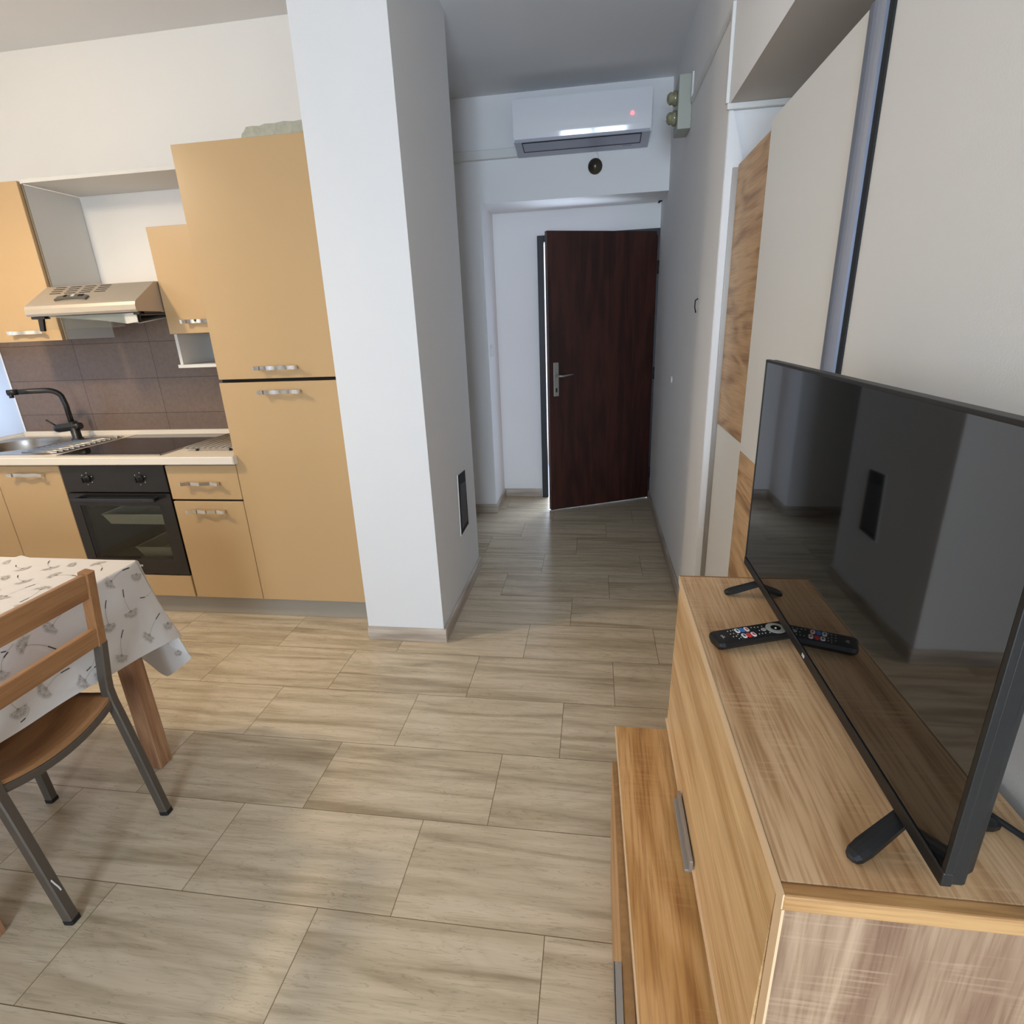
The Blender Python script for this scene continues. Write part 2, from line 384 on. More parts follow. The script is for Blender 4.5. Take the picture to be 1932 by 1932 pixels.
# ================================================================== STRUCTURE
RX = 0.46        # corridor right wall
LX = -3.51       # left wall
KY = 2.95        # kitchen wall
HZ = 2.815       # ceiling
BY = -2.6        # back wall (behind the camera)
f = MB(); f.poly([(-4.2, -2.9, 0), (1.3, -2.9, 0), (1.3, 4.62, 0), (-4.2, 4.62, 0)])
struct('floor', f, M['floor'], origin=(0, 0, 0))
f = MB(); f.box(-4.2, 1.3, -2.9, 4.9, HZ, HZ+0.15)
struct('ceiling', f, M['ceil'], origin=(0, 0, HZ))
# kitchen wall
f = MB(); f.box(LX-0.2, -0.86, KY, KY+0.13, 0, HZ)
wk = struct('wall_kitchen', f, M['kwall'])
# bare plaster patch above the tall cupboard
f = MB()
pts = [(-1.735, 2.35), (-1.728, 2.372), (-1.715, 2.380), (-1.70, 2.398), (-1.67, 2.400), (-1.63, 2.397), (-1.60, 2.404), (-1.55, 2.402), (-1.50, 2.407), (-1.45, 2.402), (-1.36, 2.408), (-1.25, 2.405), (-1.1, 2.41), (-1.1, 2.30), (-1.735, 2.30)]
f.prism([(x, KY-0.004, z) for x, z in pts], (0, 0.0035, 0))
build('bare_plaster_patch', f, M['damp'], parent=wk, label='grey-green patch of bare plaster with a ragged edge')
# left wall with openings for two added windows (y -1.2..0, z 0.9..2.3)
f = MB()
f.box(LX-0.2, LX, 2.945, KY, 0, HZ); f.box(LX-0.2, LX, -0.7, 0.90, 0, HZ); f.box(LX-0.2, LX, BY-0.2, -1.9, 0, HZ)
f.box(LX-0.2, LX, 0.90, 2.945, 0, 0.905); f.box(LX-0.2, LX, 0.90, 2.945, 1.40, HZ)
f.box(LX-0.2, LX, -1.9, -0.7, 0, 0.92); f.box(LX-0.2, LX, -1.9, -0.7, 2.25, HZ)
struct('wall_left', f, M['wall'])
f = MB(); f.box(LX-0.05, LX-0.01, 0.90, 0.95, 0.905, 1.40); f.box(LX-0.05, LX-0.01, 0.90, 2.945, 1.375, 1.40); f.box(LX-0.05, LX-0.01, 0.90, 2.945, 0.905, 0.915)
w = struct('added_side_window', f, M['trunk'])  # added window, stands in for the bright wall strip beside the sink
f = MB(); f.poly([(LX-0.012, 0.95, 0.915), (LX-0.012, 2.945, 0.915), (LX-0.012, 2.945, 1.375), (LX-0.012, 0.95, 1.375)]); build('added_frosted_pane', f, M['frost'], parent=w)  # added translucent pane, lit from behind to look like the bright strip
f = MB(); ym = -1.3
for y in (-1.9, ym-0.03, -0.76): f.box(LX-0.12, LX-0.06, y, y+0.06, 0.92, 2.25)
f.box(LX-0.12, LX-0.06, -1.9, -0.7, 0.92, 0.98); f.box(LX-0.12, LX-0.06, -1.9, -0.7, 2.19, 2.25)
w = struct('added_rear_window', f, M['trunk'])  # added unseen window, gives the fill light from the left a source
f = MB(); f.poly([(LX-0.09, -1.84, 0.98), (LX-0.09, -0.76, 0.98), (LX-0.09, -0.76, 2.19), (LX-0.09, -1.84, 2.19)]); build('pane', f, M['window_glass'], parent=w)
# back wall with a balcony window (x -1.3..0.4, z 0.35..2.3)
f = MB()
f.box(LX-0.2, -0.64, BY-0.2, BY, 0, HZ); f.box(0.52, 1.3, BY-0.2, BY, 0, HZ)
f.box(-0.64, 0.52, BY-0.2, BY, 0, 0.35); f.box(-0.64, 0.52, BY-0.2, BY, 2.3, HZ)
struct('wall_back', f, M['wall'])
f = MB()
for x in (-0.64, -0.095, 0.45): f.box(x, x+0.07, BY-0.12, BY-0.05, 0.35, 2.3)
f.box(-0.64, 0.52, BY-0.12, BY-0.05, 0.35, 0.42); f.box(-0.64, 0.52, BY-0.12, BY-0.05, 2.23, 2.3)
w = struct('window_2', f, M['trunk'])
f = MB(); f.poly([(-0.57, BY-0.09, 0.42), (-0.57, BY-0.09, 2.23), (0.45, BY-0.09, 2.23), (0.45, BY-0.09, 0.42)]); build('pane', f, M['window_glass'], parent=w)
# pillar
f = MB()
f.prism([(-1.084, 2.229, 0), (-0.704, 2.229, 0), (-0.704, 3.08, 0), (-1.084, 3.08, 0)], (0, 0, HZ))
for v in f.bm.verts:
    if v.co.z > 1 and v.co.x < -1: v.co.x = -1.058
pil = struct('wall_pillar', f, M['pillar'])
# vent opening in the pillar side: frame and dark flap
f = MB()
A = [(2.687, .706), (2.842, .694), (2.842, .378), (2.668, .372)]
f.prism([(-0.703, y, z) for y, z in A], (0.004, 0, 0))
vt = build('vent_frame', f, M['trunk'], parent=pil)
f = MB(); B = [(2.690, .703), (2.8415, .693), (2.8415, .381), (2.673, .378)]
f.prism([(-0.6985, y, z) for y, z in B], (0.002, 0, 0))
build('vent_opening', f, M['dark_gap'], parent=vt)
f = MB(); f.prism([(-0.6962, y, z) for y, z in [(2.71, .645), (2.82, .635), (2.815, .41), (2.69, .405)]], (0.0015, 0, 0))
build('vent_flap', f, plain('vent_brown', rgb(66, 58, 54), 0.6, var=0.3, vscale=20), parent=vt)
# hall: far wall left of the recess, recess side, header, door wall
f = MB(); f.box(-1.9, -0.772, 4.125, 4.75, 0, HZ)
f.box(-0.772, RX, 4.125, 4.40, 2.205, HZ)                   # header over the recess
struct('wall_hall_end', f, M['wall'])
f = MB(); f.box(-0.772, -0.435, 4.56, 4.75, 0, HZ); f.box(-0.435, RX, 4.56, 4.75, 2.045, HZ)
f.box(-0.772, RX, 4.40, 4.56, 2.215, HZ)
struct('wall_door', f, M['wall'])
f = MB(); f.box(-1.9, -1.8, 3.08, 4.125, 0, HZ); f.box(-1.9, -1.084, 3.0, 3.08, 0, HZ)
struct('wall_hall_left', f, M['wall'])
# right wall of the corridor, ends at the wardrobe recess
f = MB(); f.box(RX, 1.3, 2.39, 4.75, 0, HZ)
wr = struct('wall_right', f, M['wall'])
f = MB(); f.box(1.05, 1.3, BY-0.2, 2.39, 0, HZ)
struct('wall_recess_back', f, M['wall'])
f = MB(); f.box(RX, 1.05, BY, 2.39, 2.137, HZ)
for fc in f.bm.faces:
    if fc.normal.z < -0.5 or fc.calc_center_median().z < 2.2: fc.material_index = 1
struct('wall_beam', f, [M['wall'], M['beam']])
# thin plaster strip beside the wardrobe
f = MB(); f.prism([(RX+.001, 2.382, 2.132), (.470, 2.382, 2.132), (.523, 2.382, 1.955), (.523, 2.382, 0.02), (RX+.001, 2.382, 0.02)], (0, 0.0075, 0))
struct('trim_1', f, M['wall'])
# outside the entrance
f = MB(); f.box(-1.6, -0.45, 4.76, 6.2, -0.02, 0.0); f.box(-0.45, 1.6, 4.62, 6.2, -0.02, 0.0)
struct('floor_landing', f, plain('landing_floor', rgb(190, 192, 200), 0.5, var=0.2, vscale=12))
f = MB(); f.box(-1.6, -0.35, 5.72, 5.82, 0, 2.7)
struct('wall_landing', f, M['peach'])
# skirting tiles
def skirt(name, pts, mat, h=0.07):
    f = MB()
    for x0, x1, y0, y1 in pts: f.box(x0, x1, y0, y1, 0.0005, h, bev=0.002, seg=1)
    return struct(name, f, mat)
skirt('baseboard_pillar_front', [(-1.084, -0.690, 2.215, 2.228)], M['skirting'])
skirt('baseboard_pillar_side', [(-0.703, -0.690, 2.229, 3.085)], M['skirtingy'])
skirt('baseboard_right', [(0.447, 0.459, 2.39, 4.52)], M['skirtingy'])
skirt('baseboard_hall_end', [(-1.79, -0.760, 4.112, 4.124)], M['skirting'])
skirt('baseboard_recess_side', [(-0.771, -0.759, 4.125, 4.559)], M['skirtingy'])
skirt('baseboard_door_wall', [(-0.759, -0.445, 4.548, 4.559)], M['skirting'])
# backsplash tiles
f = MB(); f.box(LX+.001, -1.712, KY-0.008, KY-0.0005, 0.86, 1.555)
struct('trim_2', f, M['splash'], origin=(0, 0, 0))

# entrance door: frame (structure) and open leaf
f = MB()
f.box(-0.437, -0.388, 4.53, 4.60, 0, 2.045, bev=.003); f.box(0.445, 0.459, 4.53, 4.60, 0, 2.045); f.box(-0.388, 0.445, 4.53, 4.60, 2.0, 2.045)
d = struct('door_frame', f, M['frameblk'])
hx, hy = 0.447, 4.535; fx, fy = -0.335, 4.17
ang = math.atan2(fy-hy, fx-hx); wid = math.hypot(fx-hx, fy-hy)
def doorpt(u, n, z):   # u along the leaf from the hinge, n towards the room
    c, s = math.cos(ang), math.sin(ang)
    return (hx + u*c - n*s*1.0, hy + u*s + n*c, z)
def leafbox(u0, u1, n0, n1, z0, z1, bev=0.0):
    b = MB(); b.box(u0, u1, n0, n1, z0, z1, bev=bev)
    for v in b.bm.verts: v.co = Vector(doorpt(v.co.x, v.co.y, v.co.z))
    return b
t = bpy.data.objects.new('door_1', None); COL.objects.link(t); t.location = (hx, hy, 0); t['kind'] = 'structure'; ORI['door_1'] = Vector((hx, hy, 0))
build('leaf', leafbox(0, wid, -0.04, 0, 0.006, 2.026, .002), M['brown'], parent=t)
hp = build('handle_plate', leafbox(wid-0.075, wid-0.035, 0, 0.005, 0.905, 1.150, .0015), M['alu'], parent=t)
b = MB(); b.tube([doorpt(wid-0.056, 0.004, 1.055), doorpt(wid-0.056, 0.05, 1.055)], 0.009)
b.tube([doorpt(wid-0.052, 0.048, 1.055), doorpt(wid-0.09, 0.052, 1.053), doorpt(wid-0.17, 0.05, 1.062)], [0.009, 0.008, 0.006])
build('lever', b, M['alu'], parent=hp)
b = leafbox(wid-0.062, wid-0.050, 0.005, 0.0075, 0.935, 0.965)
build('keyhole', b, M['black'], parent=hp)
for z in (0.22, 1.02, 1.78):
    b = MB(); b.lathe([(0.008, 0), (0.008, 0.09)], (0.455, 4.528, z-0.04), 'z', 12); build('hinge', b, M['frameblk'], parent=t)

# ================================================================== KITCHEN
FY = 2.370   # door fronts of the base units
HANDLE = None
def bow_handle(parent, cx, fy, z):
    """chrome bow handle, 21 cm, with a wavy bar (shared mesh)"""
    global HANDLE
    if HANDLE is None:
        f = MB(); n = 40; front = []; back = []
        for i in range(n+1):
            u = -0.105 + 0.21*i/n
            a = abs(u)
            y = -0.026 - 0.004*math.cos(u*62) - (0.004 if a > 0.075 else 0)
            front.append((u, y)); back.append((u, y+0.006))
        hz = 0.0085
        for i in range(n):
            (x0, y0), (x1, y1) = front[i], front[i+1]; (_, b0), (_, b1) = back[i], back[i+1]
            f.poly([(x0, y0, -hz), (x1, y1, -hz), (x1, y1, hz), (x0, y0, hz)]); f.poly([(x0, b0, -hz), (x1, b1, -hz), (x1, b1, hz), (x0, b0, hz)])
            f.poly([(x0, y0, hz), (x1, y1, hz), (x1, b1, hz), (x0, b0, hz)]); f.poly([(x0, y0, -hz), (x1, y1, -hz), (x1, b1, -hz), (x0, b0, -hz)])
        for k in (0, n):
            f.poly([(front[k][0], front[k][1], -hz), (front[k][0], front[k][1], hz), (back[k][0], back[k][1], hz), (back[k][0], back[k][1], -hz)])
        bmesh.ops.remove_doubles(f.bm, verts=f.bm.verts, dist=1e-5)
        for s in (-1, 1): f.box(s*0.085-0.006, s*0.085+0.006, -0.030, -0.0002, -0.007, 0.007)
        o = build('handle', f, M['chrome'], parent=None, origin=(0, 0, 0)); HANDLE = o
    else:
        o = HANDLE.copy(); COL.objects.link(o)
    o.parent = parent; o.location = Vector((cx, fy, z)) - wloc(parent)
    return o
def panel(parent, name, x0, x1, z0, z1, fy=FY, th=0.018, mat='cream'):
    f = MB(); f.box(x0, x1, fy, fy+th, z0, z1, mi=0, bev=0.0015, seg=1)
    return build(name, f, M[mat], parent=parent)
# tall unit
t = thing('tall_cabinet', (-1.41, 2.66, 0.1), 'tall beige kitchen cupboard with two doors beside the white pillar', 'cupboard')
f = MB(); f.box(-1.708, -1.10, FY+0.021, KY-0.003, 0.1165, 2.172); build('carcass', f, M['cream'], parent=t)
f = MB(); f.box(-1.7075, -1.10, FY+0.0183, FY+0.0208, 0.119, 2.172); build('gap_shade', f, M['dark_gap'], parent=t)  # dark sheet behind the doors, colours in the shade of the gap
d = panel(t, 'door', -1.710, -1.10, 1.247, 2.177); bow_handle(d, -1.407, FY, 1.294)
d = panel(t, 'door', -1.714, -1.10, 0.118, 1.232); bow_handle(d, -1.409, FY, 1.188)
# drawer unit
t = thing('drawer_cabinet', (-1.91, 2.66, 0.1), 'narrow beige base cabinet with a drawer, between oven and tall cupboard', 'cabinet', None)
f = MB(); f.box(-2.104, -1.716, FY+0.021, KY-0.01, 0.1185, 0.852); build('carcass', f, M['white'], parent=t)
f = MB(); f.box(-2.103, -1.7165, FY+0.0183, FY+0.0208, 0.119, 0.842); build('gap_shade', f, M['dark_gap'], parent=t)  # dark sheet, shade between drawer and door put in as colour
d = panel(t, 'drawer', -2.101, -1.717, 0.668, 0.842); bow_handle(d, -1.912, FY, 0.755)
d = panel(t, 'door', -2.101, -1.717, 0.118, 0.657); bow_handle(d, -1.912, FY, 0.610)
# sink base units
t = thing('sink_cabinet', (-2.9, 2.66, 0.1), 'beige base cabinet under the sink, left of the oven', 'cabinet')
f = MB(); f.box(-3.10, -2.71, FY+0.021, KY-0.01, 0.1185, 0.73); f.box(-3.10, -2.71, FY+0.021, FY+0.04, 0.73, 0.852)
f.box(-2.726, -2.71, FY+0.021, KY-0.01, 0.73, 0.852)
build('carcass', f, M['white'], parent=t)
d = panel(t, 'door', -3.100, -2.708, 0.118, 0.842); bow_handle(d, -2.89, FY, 0.800)
t = thing('corner_cabinet', (-3.3, 2.66, 0.1), 'beige base cabinet at the far left end of the worktop', 'cabinet')
f = MB(); f.box(-3.505, -3.106, FY+0.021, KY-0.01, 0.1185, 0.73); build('carcass', f, M['white'], parent=t)
d = panel(t, 'door', -3.504, -3.104, 0.118, 0.842); bow_handle(d, -3.3, FY, 0.800)
# plinth
f = MB(); f.box(-3.505, -1.09, 2.41, 2.425, 0.001, 0.116)
tag(build('plinth', f, M['plinth']), 'grey plinth strip running along the floor under the kitchen units', 'plinth')
# oven
t = thing('oven', (-2.405, 2.6, 0.118), 'black built-in oven with two knobs and a glass door', 'oven')
f = MB()
x0, x1 = -2.700, -2.108
f.box(x0+.02, x1-.02, FY+0.035, 2.90, 0.26, 0.30, mi=0); f.box(x0+.02, x1-.02, FY+0.035, 2.90, 0.66, 0.84, mi=0)
f.box(x0+.02, x0+.045, FY+0.035, 2.90, 0.30, 0.66, mi=0); f.box(x1-.045, x1-.02, FY+0.035, 2.90, 0.30, 0.66, mi=0)
f.box(x0+.045, x1-.045, 2.86, 2.88, 0.30, 0.66, mi=0)
build('oven_cavity', f, M['cavity'], parent=t)
f = MB(); f.box(x0, x1, FY-0.003, FY+0.03, 0.705, 0.846, bev=.002)
cp = build('control_panel', f, M['ovenblk'], parent=t)
for kx in (-2.556, -2.253):
    f = MB(); f.lathe([(0.020, 0), (0.020, -0.006), (0.015, -0.008), (0.014, -0.026), (0.012, -0.028)], (kx, FY-0.003, 0.776), 'y', 20)
    f.box(kx-0.0035, kx+0.0035, FY-0.036, FY-0.03, 0.762, 0.790)
    build('knob', f, M['black'], parent=t)
    for a in range(6):
        f = MB(); aa = a*PI/3+0.4; f.box(kx+0.031*math.cos(aa)-0.002, kx+0.031*math.cos(aa)+0.002, FY-0.0038, FY-0.0028, 0.776+0.031*math.sin(aa)-0.002, 0.776+0.031*math.sin(aa)+0.002)
        build('dial_mark', f, M['light_mark'], parent=cp)
f = MB()   # door frame with a glass pane
wx0, wx1, wz0, wz1 = -2.645, -2.180, 0.335, 0.632
f.box(x0, wx0, FY-0.004, FY+0.028, 0.250, 0.698); f.box(wx1, x1, FY-0.004, FY+0.028, 0.250, 0.698)
f.box(wx0, wx1, FY-0.004, FY+0.028, 0.250, wz0); f.box(wx0, wx1, FY-0.004, FY+0.028, wz1, 0.698)
od = build('door', f, M['ovenblk'], parent=t)
f = MB(); f.poly([(wx0, FY-0.002, wz0), (wx1, FY-0.002, wz0), (wx1, FY-0.002, wz1), (wx0, FY-0.002, wz1)]); build('pane', f, M['pane'], parent=od, recalc=False)
f = MB(); f.box(-2.645, -2.165, FY-0.05, FY-0.036, 0.664, 0.684, bev=.004); f.box(-2.635, -2.615, FY-0.038, FY-0.003, 0.666, 0.682); f.box(-2.195, -2.175, FY-0.038, FY-0.003, 0.666, 0.682)
build('handle', f, plain('dark_steel_bar', rgb(70, 72, 78), 0.25, 0.8), parent=od)
f = MB()
for k in range(5): f.box(-2.418+k*0.0095, -2.4115+k*0.0095, FY-0.0052, FY-0.0035, 0.292, 0.302)
build('logo', f, M['light_mark'], parent=od)
f = MB(); f.box(x0+.004, x1-.003, FY, FY+0.018, 0.118, 0.240, bev=.0015, seg=1); build('filler_panel', f, M['cream'], parent=t)
def bake_tray(name, x0, x1, y0, y1, z0, z1, label):
    f = MB(); s = 0.02
    f.poly([(x0+s, y0+s, z0), (x1-s, y0+s, z0), (x1-s, y1-s, z0), (x0+s, y1-s, z0)])
    o_ = [(x0, y0), (x1, y0), (x1, y1), (x0, y1)]; i_ = [(x0+s, y0+s), (x1-s, y0+s), (x1-s, y1-s), (x0+s, y1-s)]
    for k in range(4):
        a, b_ = o_[k], o_[(k+1) % 4]; c, d_ = i_[(k+1) % 4], i_[k]
        f.poly([(a[0], a[1], z1), (b_[0], b_[1], z1), (c[0], c[1], z0), (d_[0], d_[1], z0)])
    f.tube([(p[0], p[1], z1) for p in o_ + [o_[0]]], 0.004, 6)
    tag(build(name, f, M['tray']), label, 'baking tray')
bake_tray('baking_tray', -2.600, -2.160, 2.43, 2.80, 0.500, 0.560, 'wide pale baking tray on the upper rack inside the oven')
bake_tray('baking_dish', -2.440, -2.160, 2.42, 2.72, 0.318, 0.378, 'small pale baking dish standing low inside the oven')
# worktop with an upstand
f = MB()
CUT = [(-3.475, -3.02)]
zt, zb = 0.893, 0.854
# slab with sink cut-out
f.box(-3.505, -1.702, 2.335, 2.3685, zb, zt, bev=0.004); f.box(-3.505, -1.7165, 2.366, 2.445, zb, zt); f.box(-3.505, -3.445, 2.445, 2.86, zb, zt); f.box(-3.04, -1.7165, 2.445, 2.86, zb, zt)
f.box(-3.505, -1.7165, 2.86, KY-0.009, zb, zt); f.box(-1.7015, -1.699, 2.337, 2.368, zb, zt)
wt = build('worktop', f, M['worktop']); tag(wt, 'long cream-white kitchen worktop with a chipped right end', 'worktop')
f = MB(); f.box(-3.505, -1.7165, KY-0.03, KY-0.009, zt, zt+0.028, bev=.003); build('upstand', f, M['worktop'], parent=wt)
# sink
t = thing('sink', (-3.1, 2.66, zt), 'stainless steel inset sink with a round bowl and ribbed drainer', 'sink')
bcx, bcy, br = -3.245, 2.65, 0.195
f = MB(); n = 40
def rrect(x0, x1, y0, y1, r, n):
    P_ = []
    for cx, cy, a0 in ((x1-r, y1-r, 0), (x0+r, y1-r, PI/2), (x0+r, y0+r, PI), (x1-r, y0+r, 3*PI/2)):
        for k in range(n): a = a0 + PI/2*k/(n-1); P_.append((cx+r*math.cos(a), cy+r*math.sin(a)))
    return P_
outer = rrect(-3.49, -2.735, 2.40, 2.885, 0.07, 10)
zf = zt+0.003
cv = [Vector((bcx+br*math.cos(2*PI*k/n), bcy+br*math.sin(2*PI*k/n), zf-0.002)) for k in range(n)]
ov = []
for k in range(n):    # ray from the bowl centre to the outer rounded rectangle
    a = 2*PI*k/n; d_ = Vector((math.cos(a), math.sin(a))); best = None
    for i in range(len(outer)):
        p, q = Vector(outer[i]), Vector(outer[(i+1) % len(outer)]); e = q-p
        den = d_.x*e.y - d_.y*e.x
        if abs(den) < 1e-9: continue
        w_ = p - Vector((bcx, bcy)); tt = (w_.x*e.y - w_.y*e.x)/den; uu = (w_.x*d_.y - w_.y*d_.x)/den
        if tt > 0 and -1e-6 <= uu <= 1+1e-6 and (best is None or tt < best): best = tt
    ov.append(Vector((bcx+d_.x*best, bcy+d_.y*best, zf)))
for k in range(n): f.poly([cv[k], cv[(k+1) % n], ov[(k+1) % n], ov[k]])
for i in range(len(outer)):
    p, q = outer[i], outer[(i+1) % len(outer)]; f.poly([(p[0], p[1], zt+.0003), (q[0], q[1], zt+.0003), (q[0], q[1], zf), (p[0], p[1], zf)])
build('rim', f, M['steel'], parent=t)
f = MB(); f.lathe([(br, -0.002), (br-0.004, -0.02), (br-0.012, -0.11), (br-0.04, -0.135), (0.03, -0.14)], (bcx, bcy, zf), 'z', 40)
f.bm.faces.ensure_lookup_table(); f.bm.faces.remove(f.bm.faces[-2]); build('bowl', f, M['steel'], parent=t)
f = MB()
for k in range(11):
    y = 2.452+k*0.034; f.tube([(-2.99+0.05*abs(k-5)/5*0, y, zf), (-2.775, y, zf)], 0.0055, 8)
build('drainer_ribs', f, M['steel'], parent=t)
f = MB(); f.lathe([(0.017, 0), (0.017, 0.004), (0.011, 0.006)], (-2.79, 2.85, zf), 'z', 18); build('overflow_cap', f, M['chrome'], parent=t)
# tap
t = thing('kitchen_tap', (-3.005, 2.80, zf), 'matt black angular mixer tap rising from the sink rim', 'tap')
f = MB(); f.lathe([(0.030, 0), (0.030, 0.006), (0.024, 0.012), (0.023, 0.105)], (-3.005, 2.80, zf), 'z', 24); build('base', f, M['matblack'], parent=t)
f = MB(); f.tube([(-3.105, 2.775, 0.962), (-3.09, 2.778, 0.964), (-2.985, 2.805, 0.972), (-2.965, 2.81, 0.973)], [0.018, 0.0235, 0.0235, 0.018], 20); build('valve_body', f, M['matblack'], parent=t)
f = MB(); P_ = [(-3.008, 2.795, 0.97), (-3.01, 2.793, 1.10), (-3.015, 2.79, 1.135)]
for a in range(1, 7):
    aa = a/6*PI/2; P_.append((-3.015-0.05*(1-math.cos(aa)), 2.79-0.045*(1-math.cos(aa)), 1.135+0.05*math.sin(aa)))
P_ += [(-3.12, 2.707, 1.1865), (-3.165, 2.675, 1.1865)]
f.tube(P_, 0.0145, 14); build('spout', f, M['matblack'], parent=t)
f = MB(); f.tube([(-3.164, 2.676, 1.1865), (-3.202, 2.650, 1.186)], 0.016, 14); f.lathe([(0.0115, 0), (0.0115, -0.02)], (-3.190, 2.658, 1.177), 'z', 14); build('nozzle', f, M['matblack'], parent=t)
f = MB(); f.tube([(-3.092, 2.778, 0.975), (-3.110, 2.768, 0.995), (-3.130, 2.755, 1.018)], [0.0045, 0.0045, 0.005], 10); build('lever', f, M['matblack'], parent=t)
# hob
f = MB(); f.box(-2.695, -2.112, 2.375, 2.892, zt+.0005, zt+0.005, bev=.001, seg=1)
hb = build('hob', f, M['hob']); tag(hb, 'black glass ceramic hob set into the worktop above the oven', 'hob')
f = MB()
for (a, b_) in (((-2.698, 2.372), (-2.109, 2.3745)), ((-2.698, 2.8925), (-2.109, 2.895))): f.box(a[0], b_[0], a[1], b_[1], zt+.0003, zt+.006)
f.box(-2.698, -2.6955, 2.372, 2.895, zt+.0003, zt+.006); f.box(-2.1115, -2.109, 2.372, 2.895, zt+.0003, zt+.006)
build('metal_edge', f, M['alu'], parent=hb)
# drying rack bars on the worktop
t = thing('drying_rack', (-1.9, 2.65, zt), 'small wire grid lying on the worktop beside the tall cupboard', 'rack')
f = MB()
for k in range(9):
    x = -2.04+k*0.033; f.tube([(x, 2.455, zt+.018), (x, 2.855, zt+.018)], 0.0042, 8)
f.tube([(-2.045, 2.475, zt+.0115), (-1.77, 2.475, zt+.0115)], 0.003, 8); f.tube([(-2.045, 2.83, zt+.0115), (-1.77, 2.83, zt+.0115)], 0.003, 8)
build('bars', f, M['alu'], parent=t)
for x in (-1.985, -1.80):
    for y in (2.475, 2.83):
        f = MB(); f.lathe([(0.008, 0.0003), (0.008, 0.012), (0.004, 0.014)], (x, y, zt), 'z', 12); build('foot', f, M['rubber'], parent=t)
# upper cabinets
UY = 2.62
t = thing('wall_cabinet', (-2.92, 2.78, 1.45), 'tall beige wall cupboard at the left, above the sink', 'cupboard')
f = MB(); f.box(-3.11, -2.72, UY+0.022, KY-0.002, 1.452, 2.160)
build('carcass', f, M['white'], parent=t)
f = MB(); f.box(-2.7205, -2.7165, UY+0.0225, KY-0.003, 1.452, 2.158); build('side_panel', f, M['white'], parent=t)
f = MB(); f.box(-3.11, -2.7165, UY+0.0195, UY+0.0223, 1.45, 2.162); build('edge_strip', f, M['grey_edge'], parent=t)
d = panel(t, 'door', -3.11, -2.727, 1.448, 2.172, fy=UY); bow_handle(d, -2.905, UY, 1.492)
t = thing('short_wall_cabinet', (-1.91, 2.78, 1.30), 'short beige wall cupboard with an open white shelf below, right of the hood', 'cupboard')
f = MB(); f.box(-2.100, -1.714, UY+0.022, KY-0.01, 1.455, 1.933); build('carcass', f, M['cream'], parent=t)
f = MB(); f.box(-2.120, -2.104, UY+0.045, KY-0.01, 1.305, 1.454); f.box(-2.132, -1.714, UY+0.04, KY-0.01, 1.288, 1.304); f.box(-2.104, -1.714, KY-0.02, KY-0.012, 1.304, 1.454)
f.box(-1.73, -1.714, UY+0.045, KY-0.01, 1.305, 1.454)
build('open_shelf', f, M['white'], parent=t)
d = panel(t, 'door', -2.106, -1.716, 1.455, 1.936, fy=UY); bow_handle(d, -1.905, UY, 1.510)
f = MB(); f.lathe([(0.030, 0), (0.036, 0.01), (0.038, 0.07), (0.030, 0.10), (0.028, 0.118)], (-1.93, 2.78, 1.3045), 'z', 24)
jar = build('jar', f, plain('grey_jar', rgb(120, 122, 122), 0.15, var=0.4, vscale=40)); tag(jar, 'small grey jar half hidden on the open white shelf', 'jar')
f = MB(); f.box(-2.716, -1.716, UY+0.01, KY-0.004, 2.162, 2.178)
tag(build('bridging_shelf', f, M['white']), 'white board bridging the wall cupboards above the extractor hood', 'shelf')
# extractor hood
t = thing('extractor_hood', (-2.407, 2.6, 1.55), 'slanted stainless steel extractor hood above the hob', 'extractor hood')
hx0, hx1 = -2.707, -2.110
prof = [(2.452, 1.560), (2.446, 1.570), (2.446, 1.592), (2.452, 1.606), (2.462, 1.614), (2.600, 1.700), (2.93, 1.703), (2.93, 1.560)]
f = MB(); 
f.prism([(hx0, y, z) for y, z in prof], (hx1-hx0, 0, 0))
build('body', f, M['hood'], parent=t)
f = MB()   # slots lie on the slope
def slope(x, s, off=0.0008):   # s 0..1 along the slanted face
    y = 2.462+(2.600-2.462)*s; z = 1.614+(1.700-1.614)*s
    nl = math.hypot(.138, .086); return (x, y-off*.086/nl, z+off*.138/nl)
for r_ in range(4):
    for c in range(4):
        xx = -2.645+c*0.083+r_*0.001; s = 0.92-r_*0.115
        f.poly([slope(xx, s-.018), slope(xx+0.062, s-.018), slope(xx+0.062, s+.018), slope(xx, s+.018)])
build('vent_slots', f, M['dark_gap'], parent=t)
f = MB(); pts = []
cx = -2.475
for k in range(11):
    u = -1+2*k/10; pts.append(slope(cx+u*0.085, 0.30+0.10*(1-u*u)*1.0, 0.001))
for k in range(11):
    u = 1-2*k/10; pts.append(slope(cx+u*0.085, 0.09+0.10*(1-u*u)*1.0+0.03*abs(u), 0.001))
f.prism(pts, Vector((0, -.53, .85))*0.008); sw = build('switch_strip', f, plain('strip_grey', rgb(84, 82, 78), 0.4), parent=t)
for xx, w_, mt in ((cx-0.048, .014, 'dark_gap'), (cx-0.008, .018, 'light_mark'), (cx+0.032, .026, 'dark_gap')):
    f = MB(); f.prism([slope(xx, .26, .0085), slope(xx+w_, .26, .0085), slope(xx+w_, .35, .0085), slope(xx, .35, .0085)], Vector((0, -.53, .85))*0.003)
    build('switch', f, M[mt], parent=sw)
f = MB(); f.poly([(hx0+.03, 2.470, 1.497), (hx1-.10, 2.470, 1.497), (hx1-.10, 2.470, 1.560), (hx0+.03, 2.470, 1.560)]); build('visor', f, M['visor'], parent=t, recalc=False)
f = MB(); f.prism([(hx0+.12, 2.49, 1.556), (hx1-.03, 2.49, 1.556), (hx1-.03, 2.80, 1.556), (hx0+.12, 2.80, 1.556)], (0, 0, -.004))
